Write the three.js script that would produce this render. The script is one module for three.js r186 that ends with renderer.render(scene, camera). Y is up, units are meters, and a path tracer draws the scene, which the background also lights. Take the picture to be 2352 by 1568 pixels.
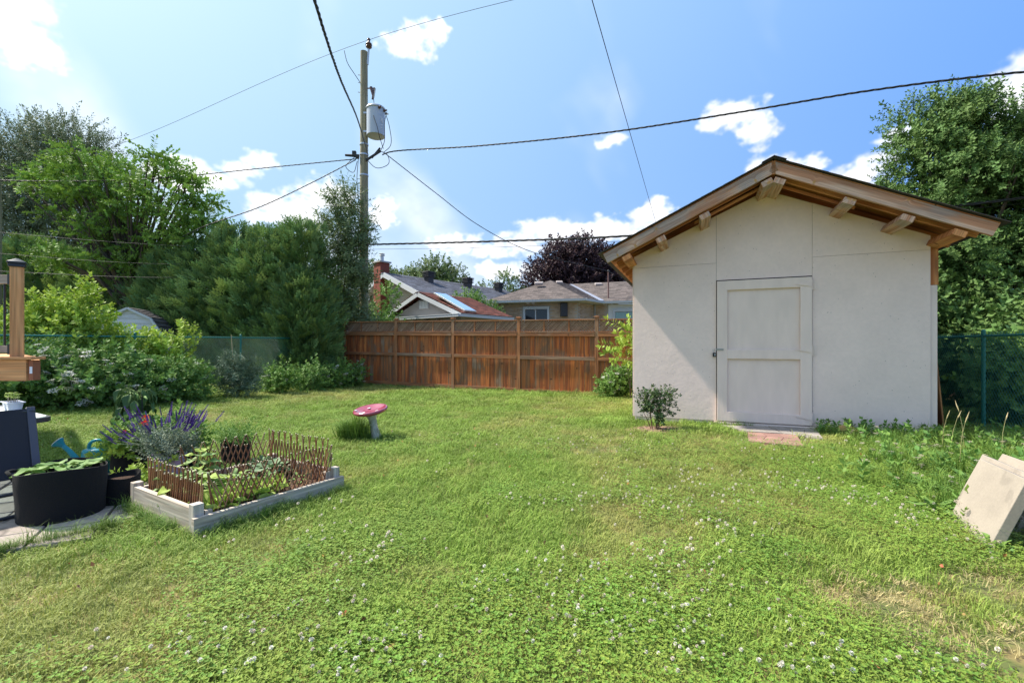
import * as THREE from 'three';
import { mergeGeometries } from 'three/addons/utils/BufferGeometryUtils.js';
import { RoundedBoxGeometry } from 'three/addons/geometries/RoundedBoxGeometry.js';

// ---------- camera, sky, sun, exposure ----------
const scene = new THREE.Scene();
const camera = new THREE.PerspectiveCamera(74.02, 1024 / 682, 0.05, 600);
camera.position.set(0, 1.2, 0);
camera.setViewOffset(2352, 1568, 0, -13, 2352, 1568);
const renderer = new THREE.WebGLRenderer({ antialias: true });
renderer.toneMapping = THREE.LinearToneMapping;
renderer.toneMappingExposure = 1.8;
renderer.shadowMap.enabled = true;

const SUN = new THREE.Vector3(-0.594, 0.788, -0.160).normalize();
const sun = new THREE.DirectionalLight(new THREE.Color().setRGB(1, 0.93, 0.82), 5);
sun.position.copy(SUN).multiplyScalar(60);
sun.castShadow = true;
sun.shadow.radius = 4;
sun.shadow.mapSize.set(4096, 4096);
Object.assign(sun.shadow.camera, { left: -25, right: 25, top: 25, bottom: -25, near: 1, far: 140 });
scene.add(sun, sun.target);

// seeded random numbers and smooth noise
function rng(seed) { let a = seed >>> 0; return () => { a = (a + 0x6d2b79f5) | 0; let t = Math.imul(a ^ (a >>> 15), 1 | a); t = (t + Math.imul(t ^ (t >>> 7), 61 | t)) ^ t; return ((t ^ (t >>> 14)) >>> 0) / 4294967296; }; }
const hash = (x, y, s) => { let h = Math.imul(x, 374761393) + Math.imul(y, 668265263) + Math.imul(s, 974634777); h = Math.imul(h ^ (h >>> 13), 1274126177); return ((h ^ (h >>> 16)) >>> 0) / 4294967296; };
const mod = (a, n) => ((a % n) + n) % n;
function noise(x, y, s = 0, px = 0, py = 0) {           // value noise 0..1, periodic when px, py are given
  const x0 = Math.floor(x), y0 = Math.floor(y), fx = x - x0, fy = y - y0, u = fx * fx * (3 - 2 * fx), v = fy * fy * (3 - 2 * fy);
  const X = (i) => (px ? mod(x0 + i, px) : x0 + i), Y = (i) => (py ? mod(y0 + i, py) : y0 + i);
  const a = hash(X(0), Y(0), s), b = hash(X(1), Y(0), s), c = hash(X(0), Y(1), s), d = hash(X(1), Y(1), s);
  return a + (b - a) * u + (c - a) * v + (a - b - c + d) * u * v;
}
function fbm(x, y, o = 4, s = 0, px = 0, py = 0) { let f = 0, a = 0.5, t = 0; for (let i = 0; i < o; i++) { f += a * noise(x, y, s + i * 17, px, py); t += a; x *= 2; y *= 2; px *= 2; py *= 2; a *= 0.5; } return f / t; }
const clamp = (x, a = 0, b = 1) => Math.min(b, Math.max(a, x)), lerp = (a, b, t) => a + (b - a) * t;
const sstep = (a, b, x) => { const t = clamp((x - a) / (b - a)); return t * t * (3 - 2 * t); };
const D2R = Math.PI / 180;

// a clear summer sky with fair-weather cumulus: [azimuth right of the view, elevation, half width, half height] in degrees
const CLOUDS = [[-47.8, 25.4, 2.9, 3.0], [-45.6, 24.2, 1.5, 1.3], [-52, 27.5, 3.2, 2.8], [-12.5, 32.9, 2.7, 1.8], [-9.6, 34.4, 1.6, 1.1], [-14.6, 33.2, 1.3, 0.8], [-29, 19.8, 1.6, 1], [-31.2, 18.7, 1.8, 0.8], [-34.9, 17.2, 4, 1.5], [-26.4, 14.8, 3.6, 2], [-22.7, 16.9, 3.3, 1.8], [-16.1, 15.8, 2, 1.5], [-7.5, 12.7, 3.2, 1.5], [-3.4, 12, 2.5, 1], [0.8, 12.8, 3.3, 1.5], [5.2, 14.3, 4.1, 1.8], [11.6, 14.1, 6.3, 1.5], [16.8, 15.8, 2.2, 1.3], [12.7, 23.7, 1.8, 0.8], [26.3, 24.6, 2.9, 1.7], [28.3, 22.6, 2.3, 1.8], [24.5, 24.1, 1.7, 0.9], [31.6, 19.1, 3, 1.2], [29.3, 19.1, 2.2, 1.1], [37.9, 17, 2.2, 1.4], [48.1, 20.5, 1.2, 2.5], [49.5, 18, 1.6, 1.4], [39.7, 19.4, 1.2, 0.9], [6.8, 8.5, 4.9, 1.2], [-1.4, 9.7, 3.3, 1]];
function makeSky(W, H) {
  const data = new Float32Array(W * H * 4), sunV = SUN;
  for (let j = 0; j < H; j++) {
    const el = ((j + 0.5) / H - 0.5) * Math.PI, se = Math.sin(el), ce = Math.cos(el), elD = el / D2R;
    for (let i = 0; i < W; i++) {
      const k = (j * W + i) * 4;
      if (el < -0.02) { data[k] = 0.2; data[k + 1] = 0.22; data[k + 2] = 0.19; data[k + 3] = 1; continue; }
      const th = ((i + 0.5) / W - 0.5) * 2 * Math.PI, dx = ce * Math.cos(th), dz = ce * Math.sin(th);
      const cg = dx * sunV.x + se * sunV.y + dz * sunV.z, g = Math.acos(clamp(cg, -1, 1)) / D2R;
      const t = sstep(25, 128, g), hz = Math.exp(-Math.max(elD, 0) / 10.5);
      let r = lerp(0.27, 0.008, t), gg = lerp(0.42, 0.138, t), b = lerp(0.56, 0.58, t);
      r = lerp(r, 0.35, hz * 0.85); gg = lerp(gg, 0.49, hz * 0.85); b = lerp(b, 0.57, hz * 0.85);
      const glow = Math.exp(-g / 9) * 2.4 + Math.exp(-g / 22) * 0.3;
      r += glow; gg += glow * 0.97; b += glow * 0.92;
      // clouds
      const az = mod(th / D2R + 90 + 180, 360) - 180;
      if (elD > 0.5) {
        const sx = az * 0.42, sy = elD * 0.62, w1 = fbm(sx * 0.8 + 7, sy * 0.8, 3, 3) - 0.5, w2 = fbm(sx * 0.8 - 9, sy * 0.8 + 4, 3, 5) - 0.5;
        let m = 0;
        for (const c of CLOUDS) {
          const u = (az - c[0] + w1 * 3) / c[2], v = (elD - c[1] + w2 * 2) / c[3];
          if (Math.abs(u) > 2.2 || Math.abs(v) > 2.2) continue;
          const q = 1.25 - (u * u + v * v * (v < 0 ? 1.5 : 1)) * 0.62; m = Math.max(m, q);
        }
        if (az < -54 || az > 54 || elD > 42) {            // the same fair-weather cover goes on all round
          const q = fbm(az * 0.055 + 40, elD * 0.11, 3, 31); m = Math.max(m, (q - 0.57) * 7 * sstep(6, 14, elD) * sstep(85, 60, elD) * Math.max(sstep(54, 62, Math.abs(az)), sstep(42, 48, elD)));
        }
        let a = 0;
        if (m > 0.02) { const n = fbm(sx * 2.4, sy * 2.4, 6, 11); a = sstep(0.08, 1.02, m * 0.86 + (n - 0.5) * 1.35 + (fbm(sx * 9, sy * 9, 3, 19) - 0.5) * 0.3); }
        const wisp = sstep(0.5, 0.85, fbm(az * 0.07 + elD * 0.05, elD * 0.05 - az * 0.03 + 3, 4, 61)) * 0.5 * sstep(118, 60, g);
        a = Math.max(a, wisp);
        if (a > 0) { const body = 0.54 + 0.22 * fbm(sx * 1.6 + 20, sy * 1.6, 3, 23) + 0.12 * (1 - t); r = lerp(r, Math.max(body, r), a); gg = lerp(gg, Math.max(body * 1.01, gg), a); b = lerp(b, Math.max(body * 1.04, b), a); }
      }
      data[k] = r; data[k + 1] = gg; data[k + 2] = b; data[k + 3] = 1;
    }
  }
  const tx = new THREE.DataTexture(data, W, H, THREE.RGBAFormat, THREE.FloatType);
  tx.mapping = THREE.EquirectangularReflectionMapping; tx.magFilter = tx.minFilter = THREE.LinearFilter; tx.needsUpdate = true;
  return tx;
}
const sky = makeSky(3072, 1536);
scene.background = sky;
scene.environment = sky;
// ---------- kit ----------
const V = (x, y, z) => new THREE.Vector3(x, y, z);
const taken = {};
function numbered(n) { const k = (taken[n] = (taken[n] ?? -1) + 1); return k ? n + '_' + String(k).padStart(3, '0') : n; }
function info(o, label, category, group) { o.userData.label = label; o.userData.category = category; if (group) o.userData.group = group; return o; }
function thing(name, label, category, p = [0, 0, 0], turn = 0, group) { const o = new THREE.Group(); o.name = numbered(name); o.position.set(...p); o.rotation.y = turn; scene.add(o); return info(o, label, category, group); }
function part(name, geo, mat, parent = scene) { const m = new THREE.Mesh(geo, mat); m.name = parent === scene ? numbered(name) : name; m.castShadow = m.receiveShadow = true; parent.add(m); return m; }
function single(name, geo, mat, label, category, p, turn = 0, group) { const m = part(name, geo, mat); m.position.set(...p); m.rotation.y = turn; return info(m, label, category, group); }
const stuff = (o) => { o.userData.kind = 'stuff'; return o; };
const ground = (x, z) => 0.03 * Math.max(0, -x - 4) + 0.04 * sstep(0.5, 2.5, x) * sstep(3.5, 5.5, -z) + 0.035 * (fbm(x * 0.5 + 30, z * 0.5 + 30, 3, 9) - 0.5);

// geometry helpers: metres for uv, so that grain keeps its size
function planarUV(g, off = [0, 0], swap = false) {
  g = g.index ? g.toNonIndexed() : g; const p = g.attributes.position, n = p.count, uv = new Float32Array(n * 2), a = V(), b = V(), c = V(), nn = V();
  for (let i = 0; i < n; i += 3) {
    a.fromBufferAttribute(p, i); b.fromBufferAttribute(p, i + 1); c.fromBufferAttribute(p, i + 2); nn.copy(b).sub(a).cross(c.clone().sub(a));
    const ax = Math.abs(nn.x), ay = Math.abs(nn.y), az = Math.abs(nn.z);
    [a, b, c].forEach((q, k) => { let u, v; if (az >= ax && az >= ay) { u = q.x; v = q.y; } else if (ax >= ay) { u = q.z; v = q.y; } else { u = q.x; v = q.z; } if (swap) [u, v] = [v, u]; uv[(i + k) * 2] = u + off[0]; uv[(i + k) * 2 + 1] = v + off[1]; });
  }
  g.setAttribute('uv', new THREE.BufferAttribute(uv, 2)); return g;
}
let uvSeed = rng(77);
function box(w, h, d, x = 0, y = 0, z = 0, o = {}) {       // centred on x and z, standing on y; o.b bevel, o.swap grain along x
  let g = o.b ? new RoundedBoxGeometry(w, h, d, 1, o.b) : new THREE.BoxGeometry(w, h, d);
  g = planarUV(g, [uvSeed() * 7, uvSeed() * 7], o.swap);
  if (o.rx) g.rotateX(o.rx); if (o.ry) g.rotateY(o.ry); if (o.rz) g.rotateZ(o.rz);
  return g.translate(x, y + (o.mid ? 0 : h / 2), z);
}
function bar(a, b, w, h, o = {}) {                         // a squared bar between two points
  const A = V(...a), B = V(...b), L = A.distanceTo(B); let g = o.b ? new RoundedBoxGeometry(L, h, w, 1, o.b) : new THREE.BoxGeometry(L, h, w);
  g = planarUV(g, [uvSeed() * 7, uvSeed() * 7], o.swap ?? true);
  const d = B.clone().sub(A).normalize(), up = Math.abs(d.y) > 0.99 ? V(0, 0, 1) : V(0, 1, 0), z = d.clone().cross(up).normalize(), y = z.clone().cross(d);
  return g.applyMatrix4(new THREE.Matrix4().makeBasis(d, y, z).setPosition(A.add(B).multiplyScalar(0.5)));
}
function rod(a, b, r, r2 = r, n = 6) {
  const A = V(...a), B = V(...b), L = A.distanceTo(B), g = new THREE.CylinderGeometry(r2, r, L, n, 1);
  g.applyQuaternion(new THREE.Quaternion().setFromUnitVectors(V(0, 1, 0), B.clone().sub(A).normalize())); const m = A.add(B).multiplyScalar(0.5); return g.translate(m.x, m.y, m.z);
}
function tube(pts, r, seg = 24, n = 6, closed = false) { return new THREE.TubeGeometry(new THREE.CatmullRomCurve3(pts.map((p) => V(...p)), closed), seg, r, n, closed); }
function taper(pts, radii, n = 7) {                        // a tapered limb through points
  const P = pts.map((p) => V(...p)), pos = [], idx = [], uv = []; let L = 0;
  P.forEach((p, i) => { const d = (P[i + 1] ?? p).clone().sub(P[i - 1] ?? p).normalize(), s = Math.abs(d.y) > 0.95 ? V(1, 0, 0) : V(0, 1, 0), u = d.clone().cross(s).normalize(), w = d.clone().cross(u); if (i) L += p.distanceTo(P[i - 1]);
    for (let k = 0; k <= n; k++) { const a = (k / n) * Math.PI * 2, q = p.clone().addScaledVector(u, Math.cos(a) * radii[i]).addScaledVector(w, Math.sin(a) * radii[i]); pos.push(q.x, q.y, q.z); uv.push((k / n) * radii[0] * 6, L); }
    if (i) for (let k = 0; k < n; k++) { const a = (i - 1) * (n + 1) + k, b = a + n + 1; idx.push(a, a + 1, b, b, a + 1, b + 1); } });
  const g = new THREE.BufferGeometry(); g.setAttribute('position', new THREE.Float32BufferAttribute(pos, 3)); g.setAttribute('uv', new THREE.Float32BufferAttribute(uv, 2)); g.setIndex(idx); g.computeVertexNormals(); return g;
}
function prism(pts, depth, z = 0, o = {}) {                // outline in x,y pushed along z
  const s = new THREE.Shape(pts.map((p) => new THREE.Vector2(...p))); if (o.holes) for (const h of o.holes) s.holes.push(new THREE.Path(h.map((p) => new THREE.Vector2(...p))));
  const g = planarUV(new THREE.ExtrudeGeometry(s, { depth, bevelEnabled: !!o.b, bevelSize: o.b, bevelThickness: o.b, bevelSegments: 1, curveSegments: 8 }), [uvSeed() * 7, uvSeed() * 7], o.swap); return g.translate(0, 0, z);
}
const lathe = (pts, n = 32) => new THREE.LatheGeometry(pts.map((p) => new THREE.Vector2(...p)), n);
function soup(arr) { const g = new THREE.BufferGeometry(); g.setAttribute('position', new THREE.Float32BufferAttribute(arr, 3)); return g; }
const merge = (list) => mergeGeometries(list.map((g) => { g = g.index ? g.toNonIndexed() : g.clone(); for (const k of Object.keys(g.attributes)) if (!['position', 'normal', 'uv'].includes(k)) g.deleteAttribute(k); if (!g.attributes.normal) g.computeVertexNormals(); if (!g.attributes.uv) g.setAttribute('uv', new THREE.BufferAttribute(new Float32Array(g.attributes.position.count * 2), 2)); return g; }));

// textures
function tex(w, h, fn, repeat = [1, 1], srgb = true) {
  const d = new Uint8Array(w * h * 4); for (let j = 0; j < h; j++) for (let i = 0; i < w; i++) { const c = fn(i / w, j / h), k = (j * w + i) * 4; d[k] = clamp(c[0], 0, 255); d[k + 1] = clamp(c[1] ?? c[0], 0, 255); d[k + 2] = clamp(c[2] ?? c[0], 0, 255); d[k + 3] = 255; }
  const t = new THREE.DataTexture(d, w, h); t.wrapS = t.wrapT = THREE.RepeatWrapping; t.magFilter = THREE.LinearFilter; t.minFilter = THREE.LinearFilter; if (srgb) t.colorSpace = THREE.SRGBColorSpace; t.repeat.set(...repeat); t.needsUpdate = true; return t;
}
const mix3 = (a, b, t) => [lerp(a[0], b[0], t), lerp(a[1], b[1], t), lerp(a[2], b[2], t)];
const std = (c, rough = 0.8, o = {}) => new THREE.MeshStandardMaterial({ color: Array.isArray(c) ? new THREE.Color().setRGB(...c) : c, roughness: rough, side: THREE.DoubleSide, ...o });
const leafMat = (c, tr = 0.3, rough = 0.65) => new THREE.MeshPhysicalMaterial({ color: new THREE.Color().setRGB(...c), roughness: rough, transmission: tr, thickness: 0, side: THREE.DoubleSide, specularIntensity: 0.3 });

// wood with grain along v: base colours, streaks, knots
function woodTex(cols, seed, o = {}) {
  const W = o.w ?? 256, H = o.h ?? 1024, R = rng(seed), knots = []; for (let i = 0; i < (o.knots ?? 6); i++) knots.push([R(), R(), 0.012 + R() * 0.014, R()]);
  return tex(W, H, (u, v) => {
    let bend = 0; for (const k of knots) { const du = mod(u - k[0] + 0.5, 1) - 0.5, dv = (mod(v - k[1] + 0.5, 1) - 0.5) * (H / W); bend += Math.exp(-(du * du + dv * dv) / 0.004) * (du > 0 ? 0.035 : -0.035); }
    const x = u + bend, st = fbm(x * 24, v * 3, 3, seed, 24, 3), fine = fbm(x * 96, v * 6, 2, seed + 5, 96, 6), big = fbm(u * 4, v * 4, 4, seed + 9, 4, 4);
    let c = mix3(cols[0], cols[1], sstep(0.3, 0.7, st)); c = mix3(c, cols[2], sstep(0.48, 0.72, big) * (o.third ?? 0.7)); const f = 0.82 + 0.36 * fine; c = c.map((q) => q * f);
    for (const k of knots) { const du = mod(u - k[0] + 0.5, 1) - 0.5, dv = (mod(v - k[1] + 0.5, 1) - 0.5) * (H / W), r = Math.hypot(du, dv * 0.8) / k[2]; if (r < 2) c = mix3(c, o.knot ?? [60, 35, 22], sstep(1.5, 0.7, r) * 0.75); }
    return c;
  }, o.repeat ?? [1, 0.5]);
}
const bumpWood = tex(256, 512, (u, v) => { const a = fbm(u * 64, v * 3, 3, 91, 64, 3); return [a * 255]; }, [1, 0.5], false);

// foliage: a sprig is a twig of length 1 along +y with folded leaves; it is copied through a crown
function leafTo(out, p, d, s, L, Wd, fold) { // p base, d direction, s side, both unit
  const n = d.clone().cross(s), m = p.clone().addScaledVector(d, L * 0.45).addScaledVector(n, fold * Wd), l = m.clone().addScaledVector(s, -Wd / 2).addScaledVector(n, -fold * Wd * 2), r = m.clone().addScaledVector(s, Wd / 2).addScaledVector(n, -fold * Wd * 2), t = p.clone().addScaledVector(d, L).addScaledVector(n, -fold * Wd * 1.2);
  for (const q of [p, r, t, p, t, l]) out.push(q.x, q.y, q.z);
}
function sprig(n, L, Wd, o = {}) {
  const R = rng(o.seed ?? 5), out = [];
  for (let i = 0; i < n; i++) {
    const f = (i + 0.5) / n, a = o.flat ? (i % 2 ? 0 : Math.PI) + (R() - 0.5) * 0.7 : i * 2.4 + R(), up = o.up ?? 0.55, d = V(Math.cos(a), up + (R() - 0.5) * 0.7, Math.sin(a)).normalize(), s = d.clone().cross(V(R() - 0.5, 1, R() - 0.5)).normalize();
    const bend = (o.bend ?? 0.1) * f * f; leafTo(out, V(bend + (R() - 0.5) * 0.04, f, (R() - 0.5) * 0.04), d, s, L * (0.7 + R() * 0.6), Wd * (0.7 + R() * 0.6), 0.12);
  }
  leafTo(out, V(0, 0.92, 0), V(0.1, 1, 0).normalize(), V(1, 0, 0), L, Wd, 0.1);
  const tw = 0.012; if (o.twig !== false) for (const s of [V(tw, 0, 0), V(0, 0, tw)]) for (const q of [[-1, 0], [1, 0], [0, 1]]) out.push(s.x * q[0], q[1], s.z * q[0]);
  return soup(out);
}
function frond(seed) {                                     // a flat spray of scale leaves (arborvitae)
  const R = rng(seed), out = [], nz = () => (R() - 0.5) * 0.1;
  const strip = (a, b, w) => { const d = b.clone().sub(a).normalize(), s = d.clone().cross(V(nz(), nz(), 1)).normalize().multiplyScalar(w / 2), m = a.clone().lerp(b, 0.55); const l = m.clone().sub(s), r = m.clone().add(s); for (const q of [a, r, b, a, b, l]) out.push(q.x, q.y, q.z + (q === m ? 0.02 : 0)); };
  strip(V(0, 0, 0), V(0.05, 1, 0.04), 0.07);
  for (let i = 1; i < 9; i++) { const f = i / 10, side = i % 2 ? 1 : -1, b = V(side * (0.42 - 0.3 * f), f + 0.3, nz() * 2), a = V(0, f, 0); strip(a, b, 0.09); if (i < 7) { const m = a.clone().lerp(b, 0.5); strip(m, m.clone().add(V(side * 0.16, 0.05 + nz(), nz())), 0.06); strip(m, m.clone().add(V(side * 0.03, 0.2, nz())), 0.06); } }
  return soup(out);
}
const Q = new THREE.Quaternion(), MX = new THREE.Matrix4();
function scatter(name, geo, mat, list, parent) {           // list of [x,y,z, dir Vector3, spin, scale, colour factor [r,g,b], widen]
  const im = new THREE.InstancedMesh(geo, mat, list.length), c = new THREE.Color(), s2 = new THREE.Quaternion(); im.name = parent === scene ? numbered(name) : name; im.castShadow = im.receiveShadow = true;
  list.forEach((l, i) => { Q.setFromUnitVectors(V(0, 1, 0), l[3]); s2.setFromAxisAngle(V(0, 1, 0), l[4]); Q.multiply(s2); const w = l[7] ?? 1; MX.compose(V(l[0], l[1], l[2]), Q, V(l[5] * w, l[5], l[5] * w)); im.setMatrixAt(i, MX); im.setColorAt(i, c.setRGB(...l[6])); });
  parent.add(im); return stuff(im);
}
const tint = (R, v = 0.25, h = 0.12) => { const k = 1 - v / 2 + R() * v, q = (R() - 0.5) * h; return [k * (1 + q), k, k * (1 - q)]; };
// points spread through lumps, thicker towards their skins
function crownPoints(lumps, n, R, o = {}) {
  const vol = lumps.map((l) => l[3] * l[4] * l[5]), tot = vol.reduce((a, b) => a + Math.pow(b, 0.75), 0), list = [];
  lumps.forEach((l, k) => { const m = Math.round((n * Math.pow(vol[k], 0.75)) / tot); for (let i = 0; i < m; i++) {
    const d = V(R() * 2 - 1, R() * 2 - 1, R() * 2 - 1); if (d.lengthSq() > 1) { i--; continue; } d.normalize(); const r = Math.pow(R(), o.skin ?? 0.42) * (0.86 + 0.3 * noise(d.x * 3 + k * 9, d.y * 3 + d.z * 2, 7)), p = V(l[0] + d.x * r * l[3], l[1] + d.y * r * l[4], l[2] + d.z * r * l[5]);
    if (o.stray && R() < o.stray) { const k = 1.05 + R() * 0.3; p.set(l[0] + d.x * k * l[3], l[1] + d.y * k * l[4], l[2] + d.z * k * l[5]); }
    if (o.minY !== undefined && p.y < o.minY) continue;
    const dir = d.clone().multiplyScalar(o.out ?? 0.9).add(V((R() - 0.5) * 1.3, (o.lift ?? 0.35) + (R() - 0.5) * 0.9, (R() - 0.5) * 1.3)).normalize();
    list.push([p.x, p.y, p.z, dir, R() * 6.28, (o.size ?? 0.3) * (0.55 + R() * 0.9), tint(R, o.vary ?? 0.35, o.hue ?? 0.15)]);
  } });
  return list;
}
// clumps of leaves set through rounded envelopes, so that light and shade fall between them
function clumps(env, n, r0, r1, seed, flat = 0.8) { const R = rng(seed), out = [], w = env.map((e) => e[3] * e[4] * e[5]), tot = w.reduce((a, b) => a + b, 0); env.forEach((e, k) => { const m = Math.max(3, Math.round((n * w[k]) / tot)); for (let i = 0; i < m; i++) { const d = V(R() * 2 - 1, R() * 2 - 1, R() * 2 - 1); if (d.length() > 1) { i--; continue; } d.normalize().multiplyScalar(0.35 + 0.6 * Math.pow(R(), 0.5)); const r = lerp(r0, r1, R()); out.push([e[0] + d.x * e[3], e[1] + d.y * e[4], e[2] + d.z * e[5], r, r * flat, r]); } }); return out; }
// ---------- ground and lawn ----------
const soilTex = tex(512, 512, (u, v) => { const a = fbm(u * 12, v * 12, 4, 3, 12, 12), b = fbm(u * 90, v * 90, 2, 8, 90, 90); let c = mix3([84, 92, 44], [122, 108, 66], sstep(0.35, 0.7, a)); c = mix3(c, [58, 50, 34], sstep(0.55, 0.8, b) * 0.6); return c; }, [0.8, 0.8]);
const soilM = std([1, 1, 1], 0.95, { map: soilTex });
{
  const axis = (near, far) => { const l = []; for (let a = -near; a <= near + 1e-6; a += 0.3) l.push(a); let s = 0.4; while (l[l.length - 1] < far) { l.push(l[l.length - 1] + s); l.unshift(l[0] - s); s *= 1.25; } return l; };
  const xs = axis(10, 160), zs = axis(9.9, 160).map((z) => z - 6), pos = [], uv = [], idx = [];
  zs.forEach((z, j) => xs.forEach((x, i) => { pos.push(x, x < -13 ? 0.27 : ground(x, z), z); uv.push(x, z); if (i && j) { const a = (j - 1) * xs.length + i - 1, b = a + xs.length; idx.push(a, b, a + 1, a + 1, b, b + 1); } }));
  const g = new THREE.BufferGeometry(); g.setAttribute('position', new THREE.Float32BufferAttribute(pos, 3)); g.setAttribute('uv', new THREE.Float32BufferAttribute(uv, 2)); g.setIndex(idx); g.computeVertexNormals();
  const m = part('ground', g, soilM); m.userData.kind = 'structure';
}
// plan of the yard: turned rectangles [x, z, turn, x0, x1, z0, z1] in their own axes where no turf grows
const SHED = { x: 1.956, z: -7.24, t: -0.386 }, BED = { x: -1.98, z: -2.87, t: 1.0245 }, FENCE = { x: -5.4, z: -14.55, t: -0.406 };
const local = (o, x, z) => { const c = Math.cos(o.t), s = Math.sin(o.t), dx = x - o.x, dz = z - o.z; return [dx * c - dz * s, dx * s + dz * c]; };
const world = (o, x, z) => { const c = Math.cos(o.t), s = Math.sin(o.t); return [o.x + x * c + z * s, o.z - x * s + z * c]; };
const PATIO = [[-2.72, -3.2], [-2.84, -2.84], [-3.12, -2.64], [-6, -1.9], [-6, -4.35], [-3.2, -4.5], [-2.95, -4.1]];
const inPoly = (P, x, z) => { let c = false; for (let i = 0, j = P.length - 1; i < P.length; j = i++) if (P[i][1] > z !== P[j][1] > z && x < ((P[j][0] - P[i][0]) * (z - P[i][1])) / (P[j][1] - P[i][1]) + P[i][0]) c = !c; return c; };
const SLABS = [[3.02, 4.28, -6.62, -5.5], [2.95, 3.8, -6.1, -5.1]];
const PLATE = [[3.03, -6.59], [4.27, -6.4], [3.86, -5.6], [3.69, -5.84], [3.34, -5.18], [2.87, -5.48], [3.14, -6.09]];
function turf(x, z) {
  const s = local(SHED, x, z); if (s[0] > -0.02 && s[0] < 3.76 && s[1] < 0.02 && s[1] > -3.7) return 0;
  const b = local(BED, x, z); if (b[0] > -0.03 && b[0] < 1.06 && b[1] > -1 && b[1] < 0.03) return 0;
  if (inPoly(PATIO, x, z) || inPoly(PATIO, x - 0.07, z - 0.05) || inPoly(PATIO, x - 0.09, z + 0.05) || inPoly(PLATE, x, z)) return 0;
  if (Math.hypot((x - 2.03) / 1.15, (z + 6.42) / 0.75) < 0.33) return 0;
  const f = local(FENCE, x, z); if (f[1] < 0.05 && f[0] > 0) return 0;
  return 1;
}
function bladePatch(n, rad, h, w, seed, lean = 0.5) {
  const R = rng(seed), out = [];
  for (let i = 0; i < n; i++) {
    const a = R() * 6.28, r = Math.sqrt(R()) * rad, x = Math.cos(a) * r, z = Math.sin(a) * r, H = h * (0.45 + R() * 0.85), d = R() * 6.28, L = lean * H * (0.3 + R() * 1.1), dx = Math.cos(d), dz = Math.sin(d), ww = (w * (0.6 + R() * 0.7)) / 2, sx = -dz * ww, sz = dx * ww;
    const m = [x + dx * L * 0.32, H * 0.6, z + dz * L * 0.32], t = [x + dx * L, H * (1 - lean * 0.25), z + dz * L];
    out.push(x - sx, 0, z - sz, x + sx, 0, z + sz, m[0] + sx * 0.8, m[1], m[2] + sz * 0.8, x - sx, 0, z - sz, m[0] + sx * 0.8, m[1], m[2] + sz * 0.8, m[0] - sx * 0.8, m[1], m[2] - sz * 0.8, m[0] - sx * 0.8, m[1], m[2] - sz * 0.8, m[0] + sx * 0.8, m[1], m[2] + sz * 0.8, ...t);
  }
  return soup(out);
}
function cloverPatch(n, rad, seed) {
  const R = rng(seed), out = [];
  for (let i = 0; i < n; i++) { const a = R() * 6.28, r = Math.sqrt(R()) * rad, c = V(Math.cos(a) * r, 0.025 + R() * 0.04, Math.sin(a) * r), sp = R() * 6.28, tilt = (R() - 0.5) * 0.7, L = 0.0048 + R() * 0.005;
    for (let k = 0; k < 3; k++) { const q = sp + k * 2.094, d = V(Math.cos(q), 0.25 + tilt * Math.cos(q), Math.sin(q)).normalize(), s = V(-Math.sin(q), 0, Math.cos(q)); leafTo(out, c, d, s, L, L * 0.95, 0.1); } }
  return soup(out);
}
const dryness = (x, z) => clamp(sstep(0.48, 0.72, fbm(x * 0.55 + 11, z * 0.55 + 5, 4, 41)) * 0.75 + sstep(0.56, 0.76, fbm(x * 2.1, z * 2.1, 3, 47)) * 0.6 + 1.1 * Math.exp(-((x - 2.1) ** 2 / 0.5 + (z + 1.9) ** 2 / 0.35)) * fbm(x * 6, z * 6, 2, 5) + 0.7 * sstep(0.5, 0.66, fbm(x * 1.4, z * 1.4, 3, 52)) * sstep(1.2, 2.4, x) * sstep(-5, -2.5, z));
const bare = (x, z) => { let b = 0; for (const [a, c, p, q] of [[2.1, -1.78, 0.8, 0.34], [1.75, -2.15, 0.45, 0.3], [-1.15, -2.28, 0.2, 0.08], [-0.98, -2.45, 0.12, 0.06], [2.6, -2.2, 0.55, 0.3], [-0.35, -4.6, 0.25, 0.12], [1.1, -5.2, 0.3, 0.15]]) b = Math.max(b, 1 - Math.hypot((x - a) / p, (z - c) / q)); return sstep(0.1, 0.75, b * 1.3 * (0.3 + 1.2 * fbm(x * 7, z * 7, 3, 14))); };
const cloverAt = (x, z) => clamp((0.35 + 1.1 * fbm(x * 3.1, z * 3.1, 3, 79)) * sstep(0.36, 0.6, fbm(x * 0.7 + 3, z * 0.7 + 8, 3, 71)) * sstep(-7.5, -3, z) * sstep(-1.9, -0.4, x + 0.35 * (z + 3)) + 0.4 * sstep(0.55, 0.7, fbm(x * 0.9, z * 0.9, 3, 75)));
const greens = { grass: leafMat([0.285, 0.385, 0.064], 0.4, 0.65), clover: leafMat([0.19, 0.31, 0.052], 0.35, 0.65), tall: leafMat([0.16, 0.27, 0.05], 0.35, 0.6) };
const gBlade = [bladePatch(120, 0.13, 0.062, 0.0042, 1, 0.75), bladePatch(120, 0.13, 0.055, 0.004, 2, 0.95), bladePatch(95, 0.13, 0.07, 0.0046, 3, 0.65)];
const gTall = [bladePatch(46, 0.07, 0.26, 0.0065, 4, 0.75), bladePatch(40, 0.09, 0.34, 0.006, 6, 0.85)];
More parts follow.
